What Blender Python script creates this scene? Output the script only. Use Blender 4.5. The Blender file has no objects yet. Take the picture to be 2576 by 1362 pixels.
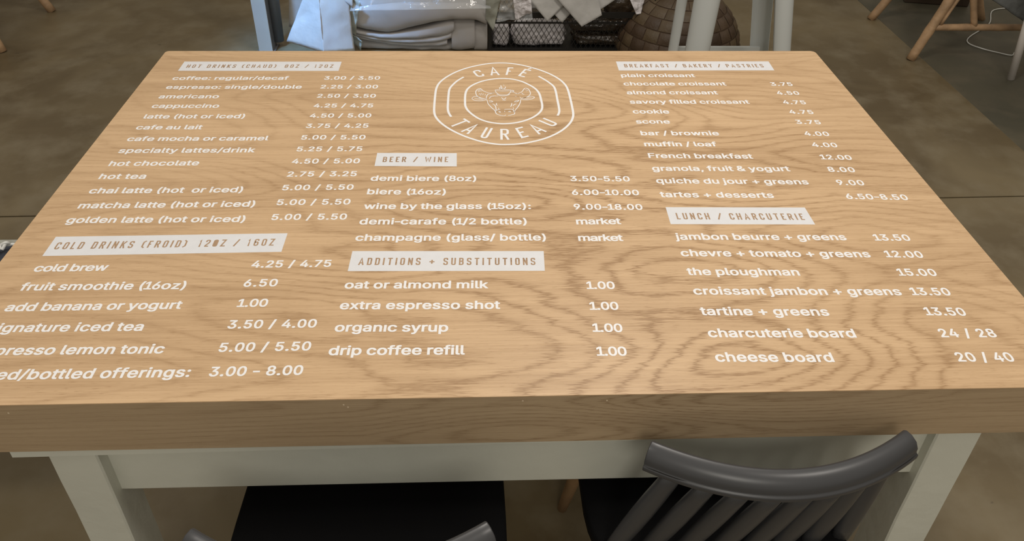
import bpy, bmesh, math, random, json
from mathutils import Vector, Matrix, noise
from mathutils.geometry import tessellate_polygon
R = math.radians
scene = bpy.context.scene
COL = scene.collection
random.seed(7)

# ------------------------------------------------------------------ camera
CAM = {"pos": [-0.04, -0.7495, 1.6246], "right": [0.999209, -0.03617, 0.016552], "up": [0.006274, 0.554226, 0.832343], "fwd": [0.039279, 0.83158, -0.554014], "f": 1968.55, "shift": -0.092244}
cd = bpy.data.cameras.new('camera'); cam = bpy.data.objects.new('camera', cd); COL.objects.link(cam)
cd.sensor_fit = 'HORIZONTAL'; cd.sensor_width = 36.0
cd.lens = CAM['f'] / 2576.0 * 36.0
cd.shift_y = CAM['shift']
r_, u_, f_ = Vector(CAM['right']), Vector(CAM['up']), Vector(CAM['fwd'])
M = Matrix((( r_.x, u_.x, -f_.x), (r_.y, u_.y, -f_.y), (r_.z, u_.z, -f_.z))).to_4x4()
M.translation = Vector(CAM['pos'])
cam.matrix_world = M
cd.clip_start = 0.05
scene.camera = cam

# ------------------------------------------------------------------ world, lamps, exposure
vs = scene.view_settings
scene.display_settings.display_device = 'sRGB'
vs.view_transform = 'Standard'; vs.look = 'None'; vs.gamma = 1.0; vs.use_curve_mapping = False
vs.exposure = 0.0
w = bpy.data.worlds.new('world'); scene.world = w; w.use_nodes = True
bg = w.node_tree.nodes['Background']
bg.inputs[0].default_value = (1.0, 0.92, 0.80, 1); bg.inputs[1].default_value = 0.44

def area(name, loc, target, size, power, col, shape='DISK', spread=None):
    l = bpy.data.lights.new(name, 'AREA'); l.energy = power; l.color = col; l.shape = shape; l.size = size
    if spread: l.spread = spread
    o = bpy.data.objects.new(name, l); COL.objects.link(o); o.location = loc
    d = Vector(target) - Vector(loc)
    o.rotation_euler = d.to_track_quat('-Z', 'Y').to_euler()
    return o
WARM = (1.0, 0.93, 0.85)
area('ceiling_lamp', (0.45, 1.3, 3.0), (0.3, 1.1, 0), 0.5, 23, WARM)
area('ceiling_lamp', (-1.5, 0.1, 3.1), (-0.9, 0.3, 0), 0.35, 12, WARM)
area('ceiling_lamp', (1.6, -0.3, 3.1), (1.2, 0.2, 0), 0.35, 15, WARM)
area('ceiling_lamp', (0.2, -2.6, 2.7), (0.1, 0.0, .5), 0.9, 19, (1.0, .95, .86))  # unseen lamp, added behind the camera to brighten the table front and apron
area('cool_fill_spot', (-1.5, 1.6, 2.6), (-0.80, 2.75, .1), 0.3, 3.4, (0.22, 0.50, 1.0), spread=R(24))  # unseen cool spot, added to tint the tissue paper blue

# ------------------------------------------------------------------ helpers
def tag(o, label=None, cat=None, group=None, kind=None):
    if label: o['label'] = label
    if cat: o['category'] = cat
    if group: o['group'] = group
    if kind: o['kind'] = kind
    return o

def empty(name, loc, rz=0, **k):
    o = bpy.data.objects.new(name, None); COL.objects.link(o); o.location = loc; o.rotation_euler = (0, 0, rz)
    o.empty_display_size = 0.05
    return tag(o, **k)

def world_origin(p):
    v = Vector((0, 0, 0))
    while p is not None:
        v = v + Vector(p.location); p = p.parent
    return v

def obj(name, bm, mat, parent=None, smooth=False, local=False, origin=None):
    """bm is in world coordinates (local=True: in the parent's coordinates)"""
    off = Vector((0, 0, 0)) if local else world_origin(parent)
    if origin is not None: off = Vector(origin)
    if off.length: bmesh.ops.translate(bm, verts=bm.verts[:], vec=-off)
    bmesh.ops.recalc_face_normals(bm, faces=bm.faces[:])
    me = bpy.data.meshes.new(name); bm.to_mesh(me); bm.free()
    if smooth:
        for p in me.polygons: p.use_smooth = True
    me.materials.append(mat)
    o = bpy.data.objects.new(name, me); COL.objects.link(o)
    if parent is not None: o.parent = parent
    if origin is not None: o.location = Vector(origin) - world_origin(parent)
    return o

def box(bm, lo, hi, bev=0.0, rz=0.0, seg=2):
    lo = Vector(lo); hi = Vector(hi); c = (lo + hi) / 2; s = hi - lo
    m = Matrix.Translation(c) @ Matrix.Rotation(rz, 4, 'Z') @ Matrix.Diagonal((s.x, s.y, s.z, 1))
    g = bmesh.ops.create_cube(bm, size=1.0, matrix=m)
    if bev:
        es = list({e for v in g['verts'] for e in v.link_edges})
        bmesh.ops.bevel(bm, geom=es, offset=bev, segments=seg, affect='EDGES', profile=0.5)

def tube(bm, pts, rad, seg=12, caps=True, flat=1.0, up=None):
    """tube along pts; rad number or list"""
    pts = [Vector(p) for p in pts]; n = len(pts)
    rad = rad if isinstance(rad, (list, tuple)) else [rad] * n
    rings = []; ref = None
    for i, p in enumerate(pts):
        t = (pts[min(i + 1, n - 1)] - pts[max(i - 1, 0)]).normalized()
        if ref is None:
            ref = Vector(up) if up else (Vector((0, 0, 1)) if abs(t.z) < .9 else Vector((1, 0, 0)))
        a = (ref - t * ref.dot(t)).normalized(); b = t.cross(a); ref = a
        rings.append([bm.verts.new(p + a * math.cos(2 * math.pi * k / seg) * rad[i] + b * math.sin(2 * math.pi * k / seg) * rad[i] * flat) for k in range(seg)])
    for A, B in zip(rings, rings[1:]):
        for k in range(seg):
            bm.faces.new((A[k], A[(k + 1) % seg], B[(k + 1) % seg], B[k]))
    if caps:
        bm.faces.new(rings[0][::-1]); bm.faces.new(rings[-1])

def loft(bm, rings, closed=True, caps=True):
    R_ = [[bm.verts.new(Vector(p)) for p in r] for r in rings]
    n = len(R_[0])
    for A, B in zip(R_, R_[1:]):
        for k in range(n if closed else n - 1):
            bm.faces.new((A[k], A[(k + 1) % n], B[(k + 1) % n], B[k]))
    if caps and closed:
        bm.faces.new(R_[0][::-1]); bm.faces.new(R_[-1])

def smooth_path(pts, n=6, closed=False):
    P = [Vector(p) for p in pts]; N = len(P); out = []
    rng = range(N if closed else N - 1)
    for i in rng:
        if closed: a, b, c, d = P[(i - 1) % N], P[i], P[(i + 1) % N], P[(i + 2) % N]
        else: a, b, c, d = P[max(i - 1, 0)], P[i], P[i + 1], P[min(i + 2, N - 1)]
        for k in range(n):
            t = k / n
            out.append(0.5 * ((2 * b) + (c - a) * t + (2 * a - 5 * b + 4 * c - d) * t * t + (3 * b - a - 3 * c + d) * t ** 3))
    if not closed: out.append(P[-1])
    return out

# ------------------------------------------------------------------ materials
def mat(name, col, rough=0.5, spec=0.5, metal=0.0, bump=0.0, bscale=40.0, var=0.0, vscale=6.0, alpha=None, coat=0.0, sub=0.0):
    m = bpy.data.materials.new(name); m.use_nodes = True
    nt = m.node_tree; b = nt.nodes['Principled BSDF']
    b.inputs['Base Color'].default_value = (*col, 1); b.inputs['Roughness'].default_value = rough
    b.inputs['Specular IOR Level'].default_value = spec; b.inputs['Metallic'].default_value = metal
    b.inputs['Coat Weight'].default_value = coat
    if sub:
        b.inputs['Subsurface Weight'].default_value = sub; b.inputs['Subsurface Radius'].default_value = (.02, .02, .02)
    tc = nt.nodes.new('ShaderNodeTexCoord')
    if var:
        n = nt.nodes.new('ShaderNodeTexNoise'); n.inputs['Scale'].default_value = vscale; n.inputs['Detail'].default_value = 5
        nt.links.new(tc.outputs['Object'], n.inputs['Vector'])
        r = nt.nodes.new('ShaderNodeValToRGB')
        r.color_ramp.elements[0].position = .3; r.color_ramp.elements[1].position = .7
        r.color_ramp.elements[0].color = (*[c * (1 - var) for c in col], 1)
        r.color_ramp.elements[1].color = (*[min(1, c * (1 + var)) for c in col], 1)
        nt.links.new(n.outputs['Fac'], r.inputs['Fac']); nt.links.new(r.outputs['Color'], b.inputs['Base Color'])
    if bump:
        n = nt.nodes.new('ShaderNodeTexNoise'); n.inputs['Scale'].default_value = bscale; n.inputs['Detail'].default_value = 4
        nt.links.new(tc.outputs['Object'], n.inputs['Vector'])
        bp = nt.nodes.new('ShaderNodeBump'); bp.inputs['Strength'].default_value = bump; bp.inputs['Distance'].default_value = 0.01
        nt.links.new(n.outputs['Fac'], bp.inputs['Height']); nt.links.new(bp.outputs['Normal'], b.inputs['Normal'])
    if alpha is not None: b.inputs['Alpha'].default_value = alpha
    return m

def wood_material(name, light, dark, zmix=1.7, seed=0.0, rough=0.42, contrast=1.0):
    m = bpy.data.materials.new(name); m.use_nodes = True
    nt = m.node_tree; N = nt.nodes; K = nt.links; b = N['Principled BSDF']
    b.inputs['Roughness'].default_value = rough
    def math_(op, a, c=None, clamp=False):
        n = N.new('ShaderNodeMath'); n.operation = op; n.use_clamp = clamp
        for i, v in enumerate((a, c)):
            if v is None: continue
            if isinstance(v, (int, float)): n.inputs[i].default_value = v
            else: K.new(v, n.inputs[i])
        return n.outputs[0]
    def noi(vec, scale, detail=2.0, rough=.5, dist=0.0):
        mp = N.new('ShaderNodeMapping'); mp.inputs['Scale'].default_value = scale; mp.inputs['Location'].default_value = (seed, seed * .7, seed * .3)
        K.new(vec, mp.inputs['Vector'])
        n = N.new('ShaderNodeTexNoise'); n.inputs['Scale'].default_value = 1.0; n.inputs['Detail'].default_value = detail
        n.inputs['Roughness'].default_value = rough; n.inputs['Distortion'].default_value = dist
        K.new(mp.outputs[0], n.inputs['Vector']); return n.outputs['Fac']
    tc = N.new('ShaderNodeTexCoord'); sp = N.new('ShaderNodeSeparateXYZ'); K.new(tc.outputs['Object'], sp.inputs[0])
    v = math_('ADD', sp.outputs['Y'], math_('MULTIPLY', sp.outputs['Z'], zmix))
    cb = N.new('ShaderNodeCombineXYZ'); K.new(sp.outputs['X'], cb.inputs[0]); K.new(v, cb.inputs[1])
    P = cb.outputs[0]
    # growth-ring field: long flowing contours, strongest in the middle (cathedral)
    big = noi(P, (1.1, 3.6, 1), 1.0, .4)
    jag = math_('ADD', math_('MULTIPLY', noi(P, (5, 26, 1), 3, .6), .9), math_('MULTIPLY', noi(P, (22, 360, 1), 2, .6), .75))
    rng = math_('ABSOLUTE', math_('SUBTRACT', sp.outputs['X'], 0.22))
    midx = math_('SUBTRACT', 1.0, math_('MULTIPLY', rng, 1.25), True)
    mid = math_('MULTIPLY', midx, math_('SUBTRACT', 1.0, math_('MULTIPLY', math_('SUBTRACT', sp.outputs['Y'], .02, True), 2.2), True))
    # nested cathedral tips along the middle of the veneer
    win = math_('MULTIPLY', math_('SUBTRACT', 1.0, math_('MULTIPLY', rng, 2.3), True), math_('SUBTRACT', 1.0, math_('MULTIPLY', math_('SUBTRACT', sp.outputs['Y'], .05, True), 3.0), True))
    wy = math_('MULTIPLY', math_('ADD', v, math_('MULTIPLY', noi(P, (2.2, 3.5, 1), 1), .16)), 23.5)
    cath = math_('MULTIPLY', math_('ADD', math_('MULTIPLY', math_('COSINE', math_('ADD', wy, 1.0)), 2.1), math_('MULTIPLY', math_('SUBTRACT', sp.outputs['X'], .2), 12.0)), win)
    field = math_('ADD', math_('ADD', math_('MULTIPLY', big, 25.0), cath), math_('MULTIPLY', jag, math_('ADD', .7, math_('MULTIPLY', mid, .9))))
    field = math_('ADD', field, math_('MULTIPLY', v, 7.0))
    fr = math_('FRACT', field)
    # soft rise then sharp fall like early/late wood
    line = math_('POWER', math_('SUBTRACT', 1.0, math_('ABSOLUTE', math_('SUBTRACT', math_('MULTIPLY', fr, 2.0), 1.0))), 4.2)
    amp = math_('ADD', .26, math_('MULTIPLY', mid, .75))
    patch = noi(P, (2.0, 7, 1), 2)
    line = math_('MULTIPLY', line, math_('MULTIPLY', amp, math_('ADD', .35, math_('MULTIPLY', patch, 1.25))))
    fib = noi(P, (7, 260, 1), 3, .6)
    fib = math_('MULTIPLY', math_('SUBTRACT', fib, .42), .95)
    pore = noi(P, (55, 620, 1), 2, .5)
    pore = math_('MULTIPLY', math_('SUBTRACT', pore, .58, True), 2.6)
    streak = math_('MULTIPLY', math_('SUBTRACT', noi(P, (1.1, 34, 1), 3, .6), .5), .95)
    tone = math_('MULTIPLY', math_('SUBTRACT', noi(P, (1.6, 3.2, 1), 2), .5), .7)
    tot = math_('ADD', math_('ADD', line, fib), math_('ADD', pore, math_('ADD', streak, tone)))
    tot = math_('MULTIPLY', math_('ADD', tot, .12), contrast, True)
    mx = N.new('ShaderNodeMix'); mx.data_type = 'RGBA'
    K.new(tot, mx.inputs['Factor']); mx.inputs['A'].default_value = (*light, 1); mx.inputs['B'].default_value = (*dark, 1)
    K.new(mx.outputs['Result'], b.inputs['Base Color'])
    bp = N.new('ShaderNodeBump'); bp.inputs['Strength'].default_value = .12; bp.inputs['Distance'].default_value = .002
    K.new(fib, bp.inputs['Height']); K.new(bp.outputs['Normal'], b.inputs['Normal'])
    return m

def concrete_material(name, c1, c2, c3, seed=0.0, rough=.42):
    m = bpy.data.materials.new(name); m.use_nodes = True
    nt = m.node_tree; N = nt.nodes; K = nt.links; b = N['Principled BSDF']
    ge = N.new('ShaderNodeNewGeometry')
    def noi(scale, detail=4, rough_=.55, off=0.0, dist=0.0):
        mp = N.new('ShaderNodeMapping'); mp.inputs['Location'].default_value = (seed + off, off * 1.3, 0); mp.inputs['Scale'].default_value = scale if isinstance(scale, tuple) else (scale,) * 3
        K.new(ge.outputs['Position'], mp.inputs['Vector'])
        n = N.new('ShaderNodeTexNoise'); n.inputs['Scale'].default_value = 1; n.inputs['Detail'].default_value = detail; n.inputs['Roughness'].default_value = rough_; n.inputs['Distortion'].default_value = dist
        K.new(mp.outputs[0], n.inputs['Vector']); return n.outputs['Fac']
    r1 = N.new('ShaderNodeValToRGB'); K.new(noi(1.5, 4, .55, 0, .6), r1.inputs['Fac'])
    e = r1.color_ramp.elements; e[0].position = .36; e[0].color = (*c1, 1); e[1].position = .64; e[1].color = (*c2, 1)
    mx = N.new('ShaderNodeMix'); mx.data_type = 'RGBA'; r2 = N.new('ShaderNodeValToRGB'); K.new(noi(5.5, 5, .6, 3.1), r2.inputs['Fac'])
    r2.color_ramp.elements[0].position = .45; r2.color_ramp.elements[1].position = .75
    r2.color_ramp.elements[0].color = (0, 0, 0, 1); r2.color_ramp.elements[1].color = (.7, .7, .7, 1)
    K.new(r2.outputs['Color'], mx.inputs['Factor']); K.new(r1.outputs['Color'], mx.inputs['A']); mx.inputs['B'].default_value = (*c3, 1)
    # small dark stains
    r3 = N.new('ShaderNodeValToRGB'); K.new(noi((13, 19, 1), 3, .6, 9.7), r3.inputs['Fac'])
    r3.color_ramp.elements[0].position = .72; r3.color_ramp.elements[1].position = .78
    r3.color_ramp.elements[0].color = (0, 0, 0, 1); r3.color_ramp.elements[1].color = (.8, .8, .8, 1)
    m2 = N.new('ShaderNodeMix'); m2.data_type = 'RGBA'; K.new(r3.outputs['Color'], m2.inputs['Factor']); K.new(mx.outputs['Result'], m2.inputs['A'])
    m2.inputs['B'].default_value = (.03, .022, .015, 1)
    K.new(m2.outputs['Result'], b.inputs['Base Color'])
    b.inputs['Roughness'].default_value = rough
    bp = N.new('ShaderNodeBump'); bp.inputs['Strength'].default_value = .15; bp.inputs['Distance'].default_value = .004
    K.new(noi(22, 6, .6, 5), bp.inputs['Height']); K.new(bp.outputs['Normal'], b.inputs['Normal'])
    return m

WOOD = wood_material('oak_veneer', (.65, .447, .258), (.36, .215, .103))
WOOD_EDGE_SHADED = wood_material('oak_edge_shaded', (.44, .325, .20), (.27, .18, .098), seed=3.3, rough=.5, contrast=.85)  # same oak as the top, colour darkened to carry the edges' shade
WOOD_CUT = wood_material('oak_cutout', (.45, .30, .185), (.30, .18, .095))
VINYL = mat('white_vinyl', (.88, .88, .89), .38)
BAND = mat('white_band_vinyl', (.75, .76, .785), .42, var=.02, vscale=60)
WPAINT = mat('white_paint', (.60, .605, .525), .5, bump=.15, bscale=25, var=.05, vscale=5)
FLOOR_A = concrete_material('brown_concrete', (.115, .084, .042), (.20, .156, .086), (.245, .207, .137))
FLOOR_B = concrete_material('green_concrete', (.075, .07, .048), (.11, .10, .068), (.15, .125, .085), seed=4.0, rough=.45)
JOINT = mat('joint_dark', (.03, .025, .02), .9)
WALLM = mat('wall_paint', (.55, .5, .42), .8)
GREY_PLASTIC = mat('grey_plastic', (.050, .051, .054), .34)
BLACK_SEAT = mat('black_seat', (.0035, .0035, .004), .8, spec=.12)
BEECH = mat('beech_leg', (.36, .22, .11), .5, var=.15, vscale=30)
RATTAN = mat('rattan', (.42, .27, .15), .5, var=.2, vscale=18, bump=.2, bscale=60)
WMETAL = mat('white_metal', (.62, .65, .64), .32, coat=.2)
WLEG = mat('white_leg', (.66, .62, .58), .4)
BLACK_METAL = mat('black_metal', (.012, .011, .01), .4)
PALE_METAL = mat('pale_metal', (.42, .42, .38), .5, var=.06)
DARK_STEEL = mat('dark_steel', (.14, .145, .15), .35)
LINEN = mat('linen', (.41, .39, .375), .85, bump=.25, bscale=14, var=.05, vscale=12)
TISSUE = mat('tissue_paper', (.43, .42, .40), .8, bump=.35, bscale=22, var=.07, vscale=10)
GREEN_TISSUE = mat('greenish_tissue', (.36, .37, .32), .7, bump=.4, bscale=25)
FILM = mat('plastic_film', (.75, .78, .80), .12, spec=.9, alpha=.22, bump=.6, bscale=18)
WBAG = mat('white_plastic_bag', (.62, .59, .60), .35, bump=1.0, bscale=45)
BROWN_WRAP = mat('brown_wrapped_goods', (.045, .03, .018), .16, spec=.8, bump=1.0, bscale=26, var=.3, vscale=14)
NAVY = mat('navy_fabric', (.035, .042, .06), .7, bump=.2, bscale=120)
PIPING = mat('pale_piping', (.38, .38, .33), .7, bump=.3, bscale=90)
CORD = mat('white_cord', (.78, .79, .76), .6)
GREYCLOTH = mat('grey_cloth', (.12, .125, .12), .85, bump=.5, bscale=30)
CARD = mat('dark_cardboard', (.05, .032, .018), .8)

# ------------------------------------------------------------------ setting: floor slabs and walls
fl = bmesh.new(); box(fl, (-6, -4, -.16), (7, 7, -.045)); floor = obj('floor', fl, JOINT)
tag(floor, 'brown stained concrete floor in large slabs', None, None, 'structure')
rot = math.atan(.021)
def slab(x0, x1, y0, y1, m, dz=0.0):
    bm = bmesh.new(); g = .004
    c, s = math.cos(rot), math.sin(rot)
    def q(x, y): return (x, 1.497 + (y - 1.497) + x * s)
    lo = [q(x0 + g, y0 + g), q(x1 - g, y0 + g), q(x1 - g, y1 - g), q(x0 + g, y1 - g)]
    vb = [bm.verts.new((x, y, -.045)) for x, y in lo]; vt = [bm.verts.new((x, y, dz)) for x, y in lo]
    bm.faces.new(vt); bm.faces.new(vb[::-1])
    for k in range(4): bm.faces.new((vb[k], vb[(k + 1) % 4], vt[(k + 1) % 4], vt[k]))
    es = [e for e in bm.edges if e.verts[0] in vt and e.verts[1] in vt]
    bmesh.ops.bevel(bm, geom=es, offset=.003, segments=1, affect='EDGES')
    return obj('slab', bm, m, floor)
for (a, b) in ((-3.8, 1.497), (1.497, 6.8)):
    slab(-5.9, -2.9, a, b, FLOOR_A); slab(-2.9, 2.146, a, b, FLOOR_A)
    o = slab(2.138, 6.9, a, b, FLOOR_B, -.0015); o['label'] = 'darker greenish grey floor slab'
bm = bmesh.new(); box(bm, (-6, 6.9, -.1), (7, 7, 3.6)); tag(obj('wall_back', bm, WALLM), kind='structure')
bm = bmesh.new(); box(bm, (-6.1, -4, -.1), (-6, 7, 3.6)); tag(obj('wall_left', bm, WALLM), kind='structure')
bm = bmesh.new(); box(bm, (7, -4, -.1), (7.1, 7, 3.6)); tag(obj('wall_right', bm, WALLM), kind='structure')

# ------------------------------------------------------------------ the menu table
HW, D, T, ZT = 0.86, 1.1629, 0.1032, 0.75
table = empty('menu_table', (0, D / 2, 0), label='large oak-topped table with white menu lettering on a white painted base', cat='table')
def rrect(x0, x1, y0, y1, r, n=6):
    pts = []
    for cx, cy, a0, rr in ((x1 - r[0], y0 + r[0], -90, r[0]), (x1 - r[1], y1 - r[1], 0, r[1]), (x0 + r[2], y1 - r[2], 90, r[2]), (x0 + r[3], y0 + r[3], 180, r[3])):
        for k in range(n + 1):
            a = R(a0 + 90 * k / n); pts.append((cx + rr * math.cos(a), cy + rr * math.sin(a)))
    return pts
def prism(bm, pts, z0, z1, bev=0):
    vb = [bm.verts.new((x, y, z0)) for x, y in pts]; vt = [bm.verts.new((x, y, z1)) for x, y in pts]
    n = len(pts); bm.faces.new(vt); bm.faces.new(vb[::-1])
    for k in range(n): bm.faces.new((vb[k], vb[(k + 1) % n], vt[(k + 1) % n], vt[k]))
    if bev:
        es = [e for e in bm.edges if e.verts[0] in vt and e.verts[1] in vt]
        bmesh.ops.bevel(bm, geom=es, offset=bev, segments=2, affect='EDGES', profile=.5)
bm = bmesh.new(); prism(bm, rrect(-HW, HW, 0, D, (.004, .012, .008, .004)), ZT - .0016, ZT, .0006)
obj('tabletop_board', bm, WOOD, table)
# edge bands folded down from the board (the front one sits a hair back, leaving a dark seam)
bm = bmesh.new(); box(bm, (-HW + .001, .0012, ZT - T), (HW - .001, .019, ZT - .003), .0006); obj('front_edge_band', bm, WOOD_EDGE_SHADED, table)['label'] = 'oak front edge with shade in its colour, grain running lengthwise'
bm = bmesh.new(); box(bm, (-HW + .012, D - .019, ZT - T), (HW - .012, D - .001, ZT - .0018), .001); obj('back_edge_band', bm, WOOD_EDGE_SHADED, table)
for s in (-1, 1):
    bm = bmesh.new(); x0, x1 = sorted((s * (HW - .0012), s * (HW - .019))); box(bm, (x0, .02, ZT - T), (x1, D - .02, ZT - .0018), .001); obj('side_edge_band', bm, WOOD_EDGE_SHADED, table)
# old white table underneath
bm = bmesh.new()
vb = [(-.731, .004), (.735, .018), (.735, D - .07), (-.731, D - .07)]
prism(bm, vb, ZT - T - .016, ZT - T + .001, .001); obj('underboard', bm, WPAINT, table)['label'] = 'thin white painted board under the oak top'
ZA = ZT - T - .016
bm = bmesh.new(); box(bm, (-.624, .040, .497), (.69, .062, ZA + .001), .003); obj('apron', bm, WPAINT, table)
bm = bmesh.new(); box(bm, (-.62, D - .14, .497), (.69, D - .12, ZA + .001), .003); obj('apron', bm, WPAINT, table)
for x in (-.66, .70):
    bm = bmesh.new(); box(bm, (x, .07, .497), (x + .02, D - .14, ZA + .001), .003); obj('apron', bm, WPAINT, table)
def leg_block(x0, x1, y0, y1, taper):
    bm = bmesh.new(); rings = []
    for k in range(9):
        t = k / 8; z = ZA * (1 - t); d = taper * t
        w = [(noise.noise(Vector((x0 * 9, z * 14, q))) * .0013) for q in range(4)]
        rings.append([(x0 + w[0], y0 + w[1], z), (x1 - d + w[2], y0 + w[1], z), (x1 - d + w[2], y1 - d + w[3], z), (x0 + w[0], y1 - d + w[3], z)])
    loft(bm, rings)
    bmesh.ops.recalc_face_normals(bm, faces=bm.faces[:])
    es = [e for e in bm.edges if abs(e.verts[0].co.z - e.verts[1].co.z) > .02]
    bmesh.ops.bevel(bm, geom=es, offset=.0025, segments=1, affect='EDGES')
    return bm
obj('leg', leg_block(-.692, -.620, .018, .090, 0), WPAINT, table)
obj('leg', leg_block(.672, .745, .022, .095, 0), WPAINT, table)
obj('leg', leg_block(-.692, -.620, D - .16, D - .088, 0), WPAINT, table)
obj('leg', leg_block(.672, .745, D - .16, D - .088, 0), WPAINT, table)
# tiny pale nicks on the front band
bm = bmesh.new()
nicks = [(-0.702, 0.0, 0.7315), (-0.2369, -0.0, 0.7365), (-0.2312, 0.0, 0.7313), (0.0172, 0.0, 0.7382), (0.1383, 0.0, 0.7359)]
for p in nicks:
    bmesh.ops.create_icosphere(bm, subdivisions=1, radius=.0016, matrix=Matrix.Translation((p[0], .0013, p[2])) @ Matrix.Diagonal((1, .3, 1.2, 1)))
nk = obj('nick', bm, mat('pale_nick', (.62, .5, .35), .8), table); nk['label'] = 'pale specks on the front edge'; nk['kind'] = 'stuff'

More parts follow.
